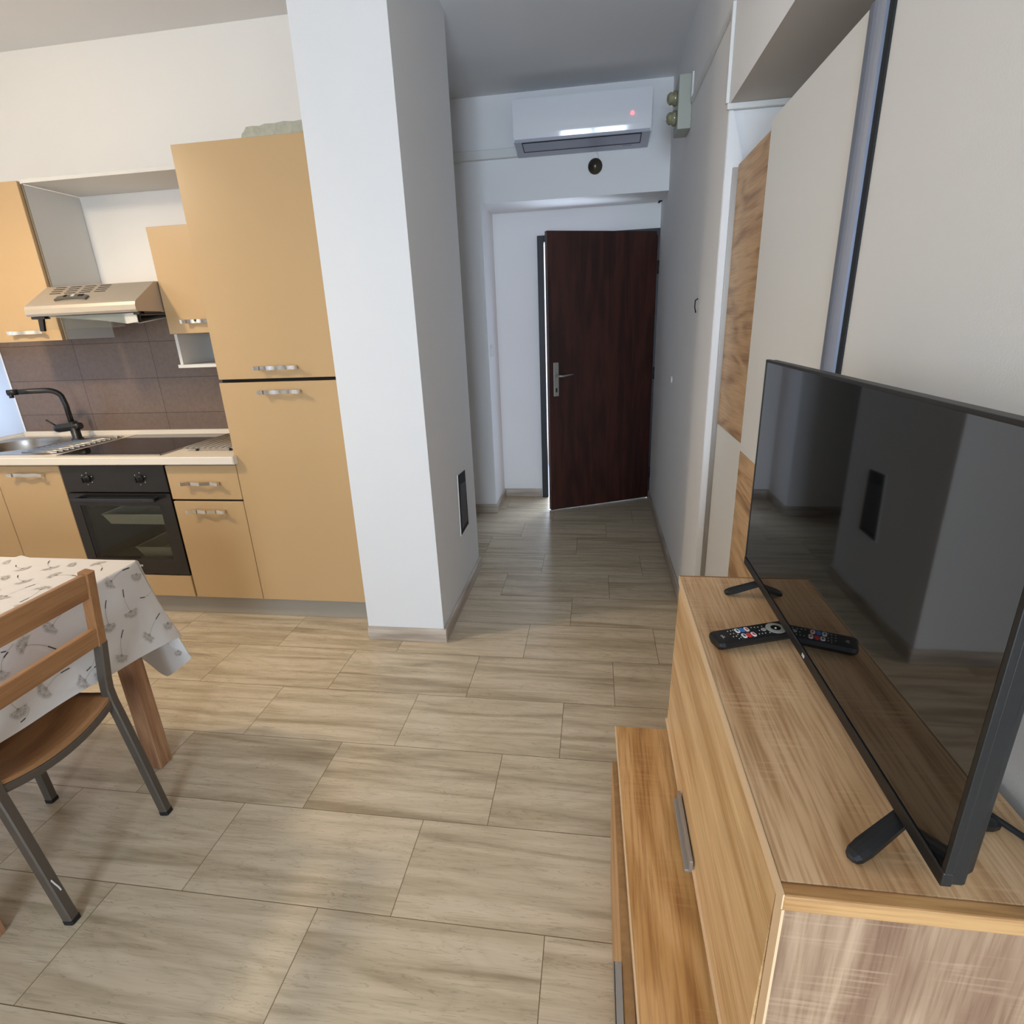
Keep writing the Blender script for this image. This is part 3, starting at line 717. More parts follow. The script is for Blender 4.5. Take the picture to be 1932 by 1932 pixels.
for v in f.bm.verts:
    if v.co.x > -2.3 and v.co.y < 2.6: v.co.z -= 0.042
f.prism([(-2.62, 2.476, 1.557), (-2.142, 2.476, 1.557), (-2.142, 2.476, 1.516), (-2.20, 2.476, 1.510), (-2.36, 2.476, 1.534)], (0, 0.004, 0))
build('grease_filter', f, plain('grease_filter', rgb(206, 204, 196), 0.4, 0.3, var=0.1, vscale=30), parent=t)
f = MB(); f.box(hx0+0.012, hx0+0.085, 2.458, 2.49, 1.548, 1.559); f.prism([(hx0+.045, 2.46, 1.55), (hx0+.072, 2.46, 1.55), (hx0+.060, 2.46, 1.492), (hx0+.038, 2.46, 1.492)], (0, .012, 0)); build('bracket', f, M['black'], parent=t)
f = MB(); f.box(hx1-0.03, hx1+0.001, 2.458, 2.49, 1.548, 1.562); f.box(hx1-.004, hx1+.001, 2.47, 2.60, 1.552, 1.562); f.box(hx1-.036, hx1-.031, 2.487, 2.50, 1.512, 1.552); build('bracket', f, M['black'], parent=t)

# ================================================================== HALL
# air conditioner
t = thing('air_conditioner', (-0.095, 4.03, 2.40), 'white wall-mounted air conditioner above the entrance', 'air conditioner')
ax0, ax1 = -0.507, 0.316
prof = [(4.123, 2.715), (3.945, 2.715), (3.930, 2.708), (3.922, 2.60), (3.918, 2.490), (3.925, 2.486)]
f = MB(); f.prism([(ax0, y, z) for y, z in [(4.123, 2.713), (3.95, 2.713), (3.935, 2.706), (3.930, 2.60), (3.928, 2.490), (4.123, 2.453)]], (ax1-ax0, 0, 0), bev=.004)
build('body', f, M['acgrey'], parent=t)
f = MB(); n = 12
def acp(u, v):   # softly bulging glossy panel leaning forward at its foot
    z = 2.708-0.216*v; dz = max(0, 2.655-z); y = 3.912 + 0.004*(1-v) + 0.72*dz*dz
    return (ax0-0.003+(ax1-ax0+0.006)*u, y, z)
n = 24; f.grid(acp, 16, n); 
f.prism([(ax0-.003, 3.929, 2.492), (ax1+.003, 3.929, 2.492), (ax1+.003, 3.932, 2.492), (ax0-.003, 3.932, 2.492)], (0, 0, .004))
f.box(ax0-.003, ax0+.002, 3.926, 4.00, 2.492, 2.708); f.box(ax1-.002, ax1+.003, 3.926, 4.00, 2.492, 2.708); f.box(ax0-.003, ax1+.003, 3.926, 4.05, 2.706, 2.717)
build('front_panel', f, M['ac'], parent=t)
def acb(x, k, d=0.0): return (x, 3.930+0.193*k-d*.19, 2.4895-0.0366*k-d*.98)
f = MB(); f.prism([acb(-.455, .06), acb(.260, .06), acb(.260, .58), acb(-.455, .58)], (0, -.0006, -.003)); lv = build('louvre', f, plain('louvre_grey', rgb(160, 163, 178), 0.4), parent=t)
f = MB()
for x0_, x1_, k0, k1 in ((-.461, -.456, .04, .61), (.261, .266, .04, .61), (-.461, .266, .585, .62), (-.461, .266, .03, .055)):
    f.prism([acb(x0_, k0, .0001), acb(x1_, k0, .0001), acb(x1_, k1, .0001), acb(x0_, k1, .0001)], (0, -.0008, -.004))
build('louvre_gap', f, M['frameblk'], parent=lv)
f = MB(); f.lathe([(0.010, 0), (0.010, -0.003)], (0.206, 3.9165, 2.587), 'y', 16); build('indicator_light', f, M['led'], parent=t, label='small red indicator light')
f = MB()
for k in range(7): f.prism([acb(0.155+k*.0085, .72), acb(0.161+k*.0085, .72), acb(0.161+k*.0085, .76), acb(0.155+k*.0085, .76)], (0, -.0002, -.001))
build('lettering', f, plain('grey_print_ac', rgb(130, 130, 140), 0.5), parent=t)
f = MB(); f.box(-1.79, -0.508, 4.085, 4.1235, 2.457, 2.510, bev=.004)
tag(build('pipe_trunking', f, M['trunk']), 'white trunking running from the left side of the air conditioner', 'trunking')
# round bell and its wire
t = thing('door_bell', (-0.01, 4.11, 2.37), 'round bronze-coloured bell on the wall under the air conditioner', 'bell')
f = MB(); f.lathe([(0.046, 0), (0.046, -0.012), (0.040, -0.020), (0.034, -0.021), (0.026, -0.032), (0.008, -0.040), (0.001, -0.041)], (-0.01, 4.1245, 2.372), 'y', 32); build('dome', f, M['bell'], parent=t)
f = MB(); f.tube([(-0.012, 4.12, 2.478), (-0.008, 4.115, 2.455), (0.008, 4.116, 2.435), (0.012, 4.118, 2.41)], 0.0022, 8); build('wire', f, M['trunk'], parent=t)
# light switch in the recess
t = thing('light_switch', (-0.768, 4.255, 1.20), 'white light switch on the side of the door recess', 'switch')
f = MB(); f.box(-0.7715, -0.762, 4.215, 4.297, 1.207, 1.289, bev=.002); build('plate', f, M['trunk'], parent=t)
f = MB(); f.box(-0.763, -0.758, 4.235, 4.278, 1.227, 1.269, bev=.001); build('rocker', f, M['white_btn'], parent=t)
# fuse box
t = thing('fuse_box', (0.43, 3.35, 2.32), 'grey fuse box with two round glass fuse caps high on the corridor wall', 'fuse box')
f = MB(); f.box(0.394, 0.4595, 3.300, 3.455, 2.320, 2.548, bev=.003); build('housing', f, M['boxgrey'], parent=t)
for z in (2.470, 2.385):
    f = MB(); f.lathe([(0.030, 0), (0.034, -0.006), (0.034, -0.016), (0.026, -0.022), (0.028, -0.034), (0.018, -0.046), (0.006, -0.05)], (0.394, 3.365, z), 'x', 24); build('fuse_cap', f, M['fuse'], parent=t)
# surface trunking on the corridor wall
t = thing('cable_trunking', (0.452, 2.6, 2.15), 'thin white cable trunking running up and along the corridor wall', 'trunking')
f = MB(); f.box(0.4475, 0.4595, 2.407, 3.26, 2.415, 2.432, bev=.002); build('run', f, M['trunk'], parent=t)
f = MB(); f.box(0.4475, 0.4595, 2.385, 2.407, 2.142, 2.432, bev=.002); build('riser', f, M['trunk'], parent=t)
f = MB(); f.box(0.450, 0.66, 2.366, 2.3815, 2.118, 2.1365, bev=.002); build('branch', f, M['trunk'], parent=t)
f = MB(); f.box(0.4495, 0.4595, 3.268, 3.285, 2.44, 2.545, bev=.002); build('stub', f, M['trunk'], parent=t)
f = MB(); f.lathe([(0.022, 0), (0.020, -0.006), (0.012, -0.009)], (0.4598, 3.494, 1.08), 'x', 20)
tag(build('cable_cover', f, M['white_btn']), 'small round white cover on the corridor wall', 'cover')
f = MB(); f.tube([(0.4598, 2.765, 1.512), (0.448, 2.762, 1.505), (0.447, 2.76, 1.475), (0.452, 2.755, 1.452)], 0.0028, 8)
tag(build('wire_stub', f, M['black']), 'short black wire sticking out of the corridor wall', 'wire')
f = MB(); f.tube([(0.459, 4.50, 2.215), (0.44, 4.50, 2.21), (0.437, 4.50, 2.20)], 0.007, 8)
tag(build('cable_end', f, M['black']), 'tiny black cable end under the recess header, at the right corner', 'wire')

# ================================================================== WARDROBE
t = thing('sliding_wardrobe', (0.7, 1.2, 0.0), 'built-in wardrobe with white and oak doors behind the television', 'wardrobe')
def wdoor(name, x, th, y0, y1, split, upper, lower, ztop=1.947):
    f = MB(); f.box(x, x+th, y0, y1, 0.03, ztop)
    d = build(name, f, M['white'], parent=t)
    f = MB(); f.box(x-0.003, x, y0, y1, split+0.0008, ztop); build('upper_panel', f, M[upper], parent=d)
    f = MB(); f.box(x-0.003, x, y0, y1, 0.03, split-0.0008); build('lower_panel', f, M[lower], parent=d)
    return d
wdoor('door', 0.508, 0.015, 1.75, 2.372, 1.015, 'oakdoor', 'wdoor')
wdoor('door', 0.483, 0.017, 1.300, 1.882, 1.010, 'wdoor', 'oakdoor')
f = MB(); f.box(0.489, 0.505, -0.25, 1.2325, 0.03, 1.99); build('door', f, M['wdoor'], parent=t)
f = MB(); f.box(0.486, 0.507, 2.3725, 2.3815, 0.02, 1.94); f.box(0.490, 0.500, 2.370, 2.3735, 0.02, 1.94); build('side_profile', f, M['alu'], parent=t)
f = MB(); pr = []      # rounded aluminium handle profile and black seal
for k in range(9):
    a = k/8; pr.append((0.480-0.010*math.sin(a*PI), 1.300-0.066*a, 0.03))
f.prism(pr + [(0.487, 1.234, 0.03), (0.487, 1.2995, 0.03)], (0, 0, 1.912)); build('handle_profile', f, M['alublue'], parent=t)
f = MB(); f.box(0.4850, 0.4888, 1.2150, 1.2338, 0.03, 1.95); build('seal', f, M['rubber'], parent=t)
f = MB(); f.box(0.525, 1.04, -0.25, 2.375, 0.02, 1.93); build('carcass', f, M['white'], parent=t)

# ================================================================== TV BENCH
t = thing('sideboard', (0.33, 0.78, 0.0), 'oak-effect sideboard with a flap door, carrying the television', 'sideboard')
Y0_, Y1_, ZT = 0.419, 1.141, 0.900
f = MB(); f.box(0.1905, 0.476, Y0_+0.0165, Y1_-0.001, ZT-0.018, ZT, bev=.001, seg=1); build('top', f, M['oaktop'], parent=t)
f = MB(); f.box(0.1895, 0.476, Y0_, Y0_+0.0163, ZT-0.020, ZT+0.0005, bev=.002); build('top_edge', f, M['oakedge'], parent=t); f = MB(); f.box(0.1895, 0.476, Y1_-0.003, Y1_+.001, ZT-0.019, ZT+0.0008); build('top_edge', f, M['oakedge'], parent=t)
f = MB(); f.box(0.1925, 0.475, Y0_+0.003, Y0_+0.019, 0.03, ZT-0.0203); build('end_panel', f, M['oakend'], parent=t)
f = MB(); f.box(0.1895, 0.1922, Y0_+0.001, Y0_+0.019, 0.486, ZT-0.020); f.box(0.1885, 0.1903, Y0_+.001, Y1_, ZT-.019, ZT+0.0008); build('edge_band', f, M['creamedge'], parent=t)
f = MB(); f.box(0.196, 0.475, Y1_-0.018, Y1_, 0.03, ZT-0.0185); f.box(0.46, 0.475, Y0_+.02, Y1_-.02, 0.03, ZT-0.0185); f.box(0.196, 0.46, Y0_+.02, Y1_-.02, 0.03, 0.48)
build('carcass', f, M['oaklow'], parent=t)
# flap door, its foot standing slightly open
f = MB(); zf0, zf1 = 0.512, ZT-0.022
f.prism([(0.1905, Y0_+0.022, zf1), (0.1825, Y0_+0.022, zf0), (0.1985, Y0_+0.022, zf0), (0.2065, Y0_+0.022, zf1)], (0, Y1_-Y0_-0.024, 0))
fl = build('flap_door', f, M['oakflap'], parent=t)
f = MB(); f.box(0.1790, 0.1985, Y0_+0.022, Y1_+0.004, 0.5085, 0.5145); build('edge_band', f, M['creamedge'], parent=fl)
f = MB(); f.box(0.1735, 0.1800, 0.748, 0.905, 0.5065, 0.533, bev=.001); f.box(0.1665, 0.1740, 0.748, 0.905, 0.5065, 0.5125, bev=.001); build('handle', f, M['alu'], parent=fl)
# low projecting bench part with a drawer
f = MB(); f.prism([(0.200, 0.36, 0.470), (0.200, 1.139, 0.470), (0.0600, 1.139, 0.470), (0.0755, 0.36, 0.470)], (0, 0, 0.015)); lt = build('bench_top', f, M['oaklow'], parent=t)
f = MB(); f.prism([(0.0580, 1.139, 0.469), (0.0600, 1.139, 0.469), (0.0755, 0.36, 0.469), (0.0730, 0.36, 0.469)], (0, 0, 0.0165)); build('edge_band', f, M['creamedge'], parent=lt)
f = MB(); f.box(0.075, 0.195, 0.36, 1.13, 0.03, 0.4695); build('bench_body', f, M['oaklow'], parent=t)
f = MB(); f.prism([(0.0490, 1.046, 0.235), (0.0660, 1.046, 0.235), (0.0700, 0.36, 0.235), (0.0535, 0.36, 0.235)], (0, 0, 0.228)); dr = build('drawer', f, M['oaklow'], parent=t)
f = MB(); f.prism([(0.0500, 1.045, 0.4631), (0.0655, 1.045, 0.4631), (0.0697, 0.361, 0.4631), (0.0545, 0.361, 0.4631)], (0, 0, 0.0012)); build('raw_edge', f, M['chip'], parent=dr)
f = MB(); f.prism([(0.0487, 0.613, 0.4400), (0.0510, 0.613, 0.4400), (0.0515, 0.44, 0.4400), (0.0495, 0.44, 0.4400)], (0, 0, 0.026))
f.box(0.0385, 0.0505, 0.44, 0.613, 0.4615, 0.4655, bev=.0008); f.box(0.0385, 0.0405, 0.44, 0.613, 0.451, 0.4655); build('handle', f, M['alu'], parent=dr)
f = MB(); f.box(0.055, 0.071, 0.36, 1.12, 0.005, 0.230); build('drawer', f, M['oaklow'], parent=t)
f = MB(); f.box(0.075, 0.47, 0.40, 1.12, 0.0005, 0.03); build('base', f, M['black'], parent=t)

# ================================================================== TELEVISION
TX, TY0, TY1, TZ0, TZ1 = 0.322, 0.418, 1.136, 0.937, 1.358
t = thing('television', (0.35, 0.78, ZT), 'black flat television standing on the oak sideboard', 'television')
f = MB(); f.box(TX+0.004, TX+0.020, TY0, TY1, TZ0, TZ1, bev=.003)
f.prism([(TX+0.019, TY0+0.004, TZ0+0.004), (TX+0.033, TY0+0.012, TZ0+0.004), (TX+0.033, TY1-0.012, TZ0+0.004), (TX+0.019, TY1-0.004, TZ0+0.004)], (0, 0, 0.30), bev=.004)
build('housing', f, M['black'], parent=t)
f = MB(); f.box(TX, TX+0.0045, TY0+0.006, TY1-0.005, TZ0+0.0175, TZ1-0.004); build('screen', f, M['screen'], parent=t)
f = MB()
f.box(TX-0.002, TX+0.008, TY0-.001, TY1+.001, TZ0-0.001, TZ0+0.0155, bev=.0015)
f.box(TX-0.001, TX+0.006, TY0-.001, TY0+0.005, TZ0+0.015, TZ1+.001, bev=.001); f.box(TX-0.001, TX+0.006, TY1-0.004, TY1+0.001, TZ0+0.015, TZ1+.001, bev=.001)
f.box(TX-0.001, TX+0.008, TY0, TY1, TZ1-0.004, TZ1+0.001, bev=.001)
bz = build('bezel', f, M['black'], parent=t)
f = MB(); f.box(TX-0.0028, TX-0.0018, 0.774, 0.782, TZ0+0.005, TZ0+0.010); build('logo', f, M['light_mark'], parent=bz)
def foot(yc, dy):
    f = MB()
    tip = Vector((0.266, yc-dy, ZT+0.005)); mid = Vector((0.335, yc, ZT+0.031)); rear = Vector((0.442, yc+0.022, ZT+0.005))
    pr = [(-0.45, -1), (0.3, -1), (0.55, -.5), (0.6, 0), (0.55, .5), (0.3, 1), (-0.45, 1)]
    tops = [tip, tip.lerp(mid, .03), tip.lerp(mid, .10), tip.lerp(mid, .25), mid]
    f.tube(tops, [0.0030, 0.0065, 0.0088, 0.0098, 0.0085], prof=pr)
    tops = [mid, mid.lerp(rear, .7), mid.lerp(rear, .88), mid.lerp(rear, .97), rear]
    f.tube(tops, [0.0085, 0.0098, 0.0090, 0.0065, 0.0030], prof=pr)
    lo = min(v.co.z for v in f.bm.verts)
    for v in f.bm.verts:
        if v.co.z < ZT+0.02: v.co.z = max(v.co.z, ZT+0.0004)
    build('foot', f, M['black'], parent=t)
foot(0.504, 0.040); foot(1.056, -0.002)
f = MB(); f.tube([(0.352, 0.60, 1.02), (0.375, 0.58, 0.97), (0.400, 0.565, 0.925), (0.430, 0.55, 0.907), (0.462, 0.50, 0.906), (0.470, 0.45, 0.9055), (0.470, 0.425, 0.9055)], 0.0035, 8)
build('power_cord', f, M['rubber'], parent=t)

# ================================================================== REMOTE CONTROL
a0 = math.radians(20.1); RO = Vector((0.2075, 0.860, ZT)); RL, RWd, RH = 0.168, 0.042, 0.0185
ca, sa = math.cos(a0), math.sin(a0)
def rp(u, v, z): return (RO.x + u*ca - v*sa, RO.y + u*sa + v*ca, RO.z + z)
t = thing('remote_control', (RO.x, RO.y, ZT), 'black remote control with coloured buttons lying half under the television', 'remote control')
f = MB(); sec = []
for i, (u, zz, hw) in enumerate(((0.0, .4, .80), (0.003, .15, .92), (0.009, 0, 1.0), (RL-0.009, 0, 1.0), (RL-.003, .15, .92), (RL, .4, .80))):
    hw *= RWd/2; z0, z1 = RH*(0.03+0.55*zz), RH*(1-0.18*zz)
    sec.append([f.bm.verts.new(rp(u, v, z)) for v, z in ((-hw*.55, z0+0.0002), (hw*.55, z0+0.0002), (hw, RH*.62), (hw*.95, z1), (-hw*.95, z1), (-hw, RH*.62))])
for a, b_ in zip(sec, sec[1:]):
    for k in range(6): f.bm.faces.new([a[k], a[(k+1) % 6], b_[(k+1) % 6], b_[k]])
f.bm.faces.new(sec[0]); f.bm.faces.new(sec[-1])
build('body', f, M['black'], parent=t)
def btn(u, v, w_, h_, mt, name='button', r=None, top=0.0016, z0=RH):
    f = MB(); b = bmesh.new()
    P_ = rrect(u-w_/2, u+w_/2, v-h_/2, v+h_/2, r or min(w_, h_)*.45, 5)
    f.prism([rp(x, y, z0-0.0004) for x, y in P_], (0, 0, top)); b.free()
    return build(name, f, M[mt], parent=t)
for (u, v, mt) in ((.0495, .0095, 'white_btn'), (.0585, .0095, 'blue_btn'), (.0675, .0095, 'white_btn'), (.0520, -.0075, 'white_btn'), (.0610, -.0075, 'red_btn'), (.0700, -.0075, 'white_btn')):
    o = btn(u, v, .0072, .0125, mt)
    if mt == 'white_btn':
        f = MB(); mk = 'red_btn' if (u in (.0675, .0700)) else 'dark_btn'
        f.prism([rp(x, y, RH+0.0012) for x, y in rrect(u-.0013, u+.0013, v-.0035, v+.0035, .0008, 3)], (0, 0, .0003)); build('button_print', f, M[mk], parent=o)
btn(.0955, .0015, .0085, .0085, 'grey_btn', r=.0042)
f = MB()   # navigation ring
ri, ro_ = .0085, .0165; n = 32; cu, cvv = .118, 0
for k in range(n):
    a, b_ = 2*PI*k/n, 2*PI*(k+1)/n
    f.poly([rp(cu+ri*math.cos(a), cvv+ri*math.sin(a), RH+.0012), rp(cu+ro_*math.cos(a), cvv+ro_*math.sin(a), RH+.0008), rp(cu+ro_*math.cos(b_), cvv+ro_*math.sin(b_), RH+.0008), rp(cu+ri*math.cos(b_), cvv+ri*math.sin(b_), RH+.0012)])
    f.poly([rp(cu+ro_*math.cos(a), cvv+ro_*math.sin(a), RH+.0008), rp(cu+ro_*math.cos(a), cvv+ro_*math.sin(a), RH-.001), rp(cu+ro_*math.cos(b_), cvv+ro_*math.sin(b_), RH-.001), rp(cu+ro_*math.cos(b_), cvv+ro_*math.sin(b_), RH+.0008)])
build('navigation_ring', f, M['grey_btn'], parent=t)
btn(.118, 0, .003, .003, 'white_btn', r=.0014)
for (u, v) in ((.039, .013), (.039, .004), (.039, -.005), (.039, -.013), (.033, .013), (.033, .004), (.033, -.005), (.044, .014), (.044, -.001), (.044, -.010), (.079, .013), (.085, .012), (.091, .011), (.080, -.009), (.086, -.009), (.092, -.009), (.100, -.010), (.087, .001), (.099, .012)):
    btn(u, v, .0016, .0022, 'light_mark', name='small_button', top=.0009)
def text_mesh(name, s, size, xf, mat, parent, extrude=0.0):
    c = bpy.data.curves.new(name, 'FONT'); c.body = s; c.size = size; c.extrude = extrude; c.align_x = 'CENTER'; c.align_y = 'CENTER'; c.resolution_u = 3
    tmp = bpy.data.objects.new(name+'_c', c); COL.objects.link(tmp)
    dg = bpy.context.evaluated_depsgraph_get(); me = bpy.data.meshes.new_from_object(tmp.evaluated_get(dg))
    bpy.data.objects.remove(tmp)
    org = wloc(parent)
    for v in me.vertices: v.co = Vector(xf(v.co)) - org
    me.materials.clear(); me.materials.append(mat)
    o = bpy.data.objects.new(name, me); COL.objects.link(o); o.parent = parent; ORI[o.name] = org; return o
# lettering reads from the near end, letters run towards the near long edge
text_mesh('logo', 'ok.', 0.0088, lambda c: rp(.016 + c.y, -.001 - c.x, RH+.0006+c.z), M['white_btn'], t)

# ================================================================== TABLE AND CLOTH
TXR, TYB, TZ = -1.49, 1.466, 0.751
t = thing('dining_table', (-2.05, 1.1, 0), 'wooden dining table under the patterned white cloth', 'table')
f = MB(); f.box(-2.62, -1.497, 0.70, 1.459, 0.722, 0.746, bev=.003); build('tabletop', f, M['beech'], parent=t)
for (x, y) in ((-1.556, 1.341), (-1.556, 0.74), (-2.60, 1.341), (-2.60, 0.74)):
    f = MB(); f.box(x, x+0.055, y, y+0.053, 0.0005, 0.7215, bev=.002); build('leg', f, M['legwood'], parent=t)
f = MB(); f.box(-2.54, -1.558, 1.372, 1.392, 0.64, 0.7215); f.box(-2.54, -1.558, 0.742, 0.762, 0.64, 0.7215); f.box(-1.53, -1.510, 0.795, 1.340, 0.64, 0.7215); f.box(-2.59, -2.57, 0.795, 1.340, 0.64, 0.7215)
build('apron', f, M['beech'], parent=t)
# cloth: top sheet + skirt along the right side, round the back right corner, along the back
import bisect
HEM = [  # (edge x, edge y) at table height -> (hem x, y, z)
 ((TXR, .690), (-1.445, .640, .515)), ((TXR, .91), (-1.440, .900, .517)), ((TXR, 1.15), (-1.438, 1.145, .497)), ((TXR, 1.33), (-1.440, 1.345, .468)), ((TXR, 1.43), (-1.442, 1.450, .452)),
 ((TXR-.000, 1.450), (-1.450, 1.522, .433)), ((TXR-.002, 1.458), (-1.505, 1.512, .402)), ((TXR-.005, 1.4645), (-1.452, 1.532, .350)), ((TXR-.012, TYB), (-1.466, 1.548, .318)), ((TXR-.022, TYB), (-1.562, 1.528, .250)),
 ((TXR-.05, TYB), (-1.622, 1.520, .312)), ((TXR-.12, TYB), (-1.67, 1.492, .405)), ((-1.80, TYB), (-1.80, 1.500, .450)), ((-2.62, TYB), (-2.62, 1.50, .46))]
acc = [0]
for i in range(1, len(HEM)):
    a, b_ = Vector(HEM[i-1][1]), Vector(HEM[i][1]); acc.append(acc[-1]+(a-b_).length)
def cr(p0, p1, p2, p3, t_): return 0.5*((2*p1)+(-p0+p2)*t_+(2*p0-5*p1+4*p2-p3)*t_*t_+(-p0+3*p1-3*p2+p3)*t_**3)
def hem(s):
    s = min(max(s, 0), acc[-1]-1e-6); i = min(bisect.bisect_right(acc, s)-1, len(HEM)-2); k = (s-acc[i])/(acc[i+1]-acc[i])
    e = Vector((*HEM[i][0], TZ)).lerp(Vector((*HEM[i+1][0], TZ)), k)
    q = [Vector(HEM[min(max(j, 0), len(HEM)-1)][1]) for j in (i-1, i, i+1, i+2)]
    lin_ = q[1].lerp(q[2], k); c_ = cr(*q, k)
    return e, lin_.lerp(c_, (0.0 if i <= 5 else 0.55) if i <= 11 else 0.0)
def skirt_pt(s, v, off=0.0):
    e, h = hem(s); out = Vector((h.x-e.x, h.y-e.y, 0)); out = out.normalized() if out.length > 1e-5 else Vector((1, 0, 0))
    r = 0.010
    if v < 0.04: a = v/0.04*PI/2; p = e + out*r*math.sin(a) - Vector((0, 0, r*(1-math.cos(a))))
    else:
        k = (v-0.04)/0.96; p0 = e + out*r - Vector((0, 0, r)); p = p0.lerp(h, k)
        p = p + out*(0.012*math.sin(k*PI)*-0.4 + 0.003*math.sin(s*23+1)*k)
    return p + out*off
f = MB(); NS, NV = 260, 26
ss = [acc[-1]*i/NS for i in range(NS+1)]
vs_ = [0, .01, .02, .03, .04] + [0.04+0.96*j/22 for j in range(1, 23)]
G = [[f.bm.verts.new(skirt_pt(s, v)) for v in vs_] for s in ss]
for i in range(NS):
    for j in range(len(vs_)-1):
        fc = f.bm.faces.new([G[i][j], G[i+1][j], G[i+1][j+1], G[i][j+1]]); fc.smooth = True
# top sheet with a slight wrinkle at the far edge
TX0 = -2.62
def toppt(u, v):
    x = TX0 + (TXR-TX0)*u; y = 0.69 + (TYB-0.69)*v
    w_ = math.exp(-((x+1.93)/0.02)**2)*math.exp(-((y-TYB)/0.05)**2)*0.008
    return (x, y, TZ + w_)
f.grid(toppt, 110, 50)
# printed dandelions
def disc(fn, c, ang, rad, rnd):
    """fan of fine forked threads opposite to the stem; fn maps (a,b) of the sheet to a point"""
    n = 15
    for k in range(n):
        a = ang + PI + (-1.45+2.9*k/(n-1)) + rnd.uniform(-.06, .06); L_ = rad*rnd.uniform(.78, 1.05); w_ = .00048
        def seg(p, q, w_):
            d_ = Vector(q)-Vector(p); 
            if d_.length < 1e-6: return
            nn = Vector((-d_.y, d_.x)).normalized()*w_
            try: f.poly([fn(p[0]-nn.x, p[1]-nn.y), fn(p[0]+nn.x, p[1]+nn.y), fn(q[0]+nn.x*.6, q[1]+nn.y*.6), fn(q[0]-nn.x*.6, q[1]-nn.y*.6)], 1)
            except ValueError: pass
        p = (c[0], c[1]); mpt = (c[0]+L_*.6*math.cos(a), c[1]+L_*.6*math.sin(a)); seg(p, mpt, w_)
        for da in (-.28, 0.02, .3): seg(mpt, (c[0]+L_*math.cos(a+da*.5), c[1]+L_*math.sin(a+da*.5)), w_*.9)
    f.poly([fn(c[0]+.0022*math.cos(x), c[1]+.0022*math.sin(x)) for x in (0, 1.05, 2.1, 3.14, 4.2, 5.2)], 2)
def stem(fn, p, q, dark_from=.72, bend=.006):
    n = 9; P2 = []
    d_ = Vector(q)-Vector(p); nn = Vector((-d_.y, d_.x)).normalized()
    for k in range(n+1): tt = k/n; o_ = nn*bend*math.sin(tt*PI); P2.append(Vector(p)+d_*tt+o_)
    for k in range(n):
        dk = (k+.5)/n > dark_from; w_ = (.0016 if dk else .0006); a, b_ = P2[k]-nn*w_, P2[k]+nn*w_; c_, e_ = P2[k+1]+nn*w_, P2[k+1]-nn*w_
        f.poly([fn(a.x, a.y), fn(b_.x, b_.y), fn(c_.x, c_.y), fn(e_.x, e_.y)], 2 if dk else 1)
def side_fn(y, z):      # right-hand skirt: y position and drop
    # find s on the right side for this y at that height
    s = 0
    lo, hi = 0.0, acc[7]
    zt_ = TZ
    for _ in range(26):
        mid_ = (lo+hi)/2; e, h = hem(mid_); v = min(max((zt_-z)/(zt_-h.z), 0), 1)
        if skirt_pt(mid_, v).y < y: lo = mid_
        else: hi = mid_
    s = (lo+hi)/2; e, h = hem(s); v = min(max((zt_-z)/(zt_-h.z), 0), 1)
    return skirt_pt(s, v, 0.0007)
def top_fn(x, y): p = toppt((x-TX0)/(TXR-TX0), (y-0.69)/(TYB-0.69)); return (p[0], p[1], p[2]+.0007)
rnd = random.Random(3)
SIDE = [((1.349, 0.733), (1.349, 0.733), (1.423, 0.742)), ((1.37, 0.617), (1.37, 0.617), (1.374, 0.691)), ((1.398, 0.514), (1.398, 0.514), (1.468, 0.554)), ((1.285, 0.619), (1.285, 0.619), (1.308, 0.688)), ((1.279, 0.515), (1.279, 0.515), (1.321, 0.578)), ((1.44, 0.713), None, None), (None, (1.473, 0.634), (1.419, 0.637)), ((1.136, 0.704), (1.136, 0.704), (1.208, 0.724)), ((1.056, 0.692), (1.056, 0.692), (1.12, 0.636)), ((0.978, 0.667), (0.978, 0.667), (1.011, 0.701)), ((1.05, 0.563), (1.05, 0.563), (1.125, 0.574)), ((1.145, 0.520), (1.145, 0.520), (1.205, 0.535)), ((0.966, 0.562), (0.966, 0.562), (0.966, 0.622)), ((1.195, 0.513), None, None), (None, (1.204, 0.564), (1.16, 0.54)), (None, (0.991, 0.549), (0.956, 0.53)), (None, (1.029, 0.713), (0.996, 0.709)), ((1.483, 0.508), None, None), ((0.85, .60), (.85, .60), (.90, .66)), ((.80, .69), (.80, .69), (.76, .63))]
for c, a, b_ in SIDE:
    if c:
        ang = math.atan2(b_[1]-a[1], b_[0]-a[0]) if b_ else 1.2
        disc(side_fn, c, ang, 0.027, rnd)
    if a: stem(side_fn, a, b_)
flap_s = acc[8]+0.035
def flap_fn(a, b_): return skirt_pt(flap_s+a, min(0.985, 0.86-b_/0.46), -0.0009)
disc(flap_fn, (0, 0), 1.9, 0.024, rnd)
TOPD = [((-1.836, 1.384), (-1.885, 1.406)), ((-1.743, 1.397), (-1.8, 1.446)), ((-1.679, 1.426), None), ((-1.598, 1.430), (-1.545, 1.384)), ((-1.664, 1.343), (-1.588, 1.34)), ((-1.734, 1.298), (-1.796, 1.335)), ((-1.618, 1.248), (-1.603, 1.171)), ((-1.685, 1.204), (-1.671, 1.28)), ((-1.825, 1.307), (-1.87, 1.25)), ((-1.581, 1.136), (-1.62, 1.09)), ((-1.932, 1.429), None), ((-1.76, 1.22), (-1.80, 1.16)), ((-1.93, 1.35), (-1.98, 1.39)), ((-1.55, 1.30), None), ((-1.90, 1.24), (-1.95, 1.20)), ((-1.72, 1.12), (-1.78, 1.10)), ((-1.60, 1.03), (-1.66, 1.05)), ((-1.545, .95), (-1.55, .88)), ((-1.68, .95), (-1.74, .92))]
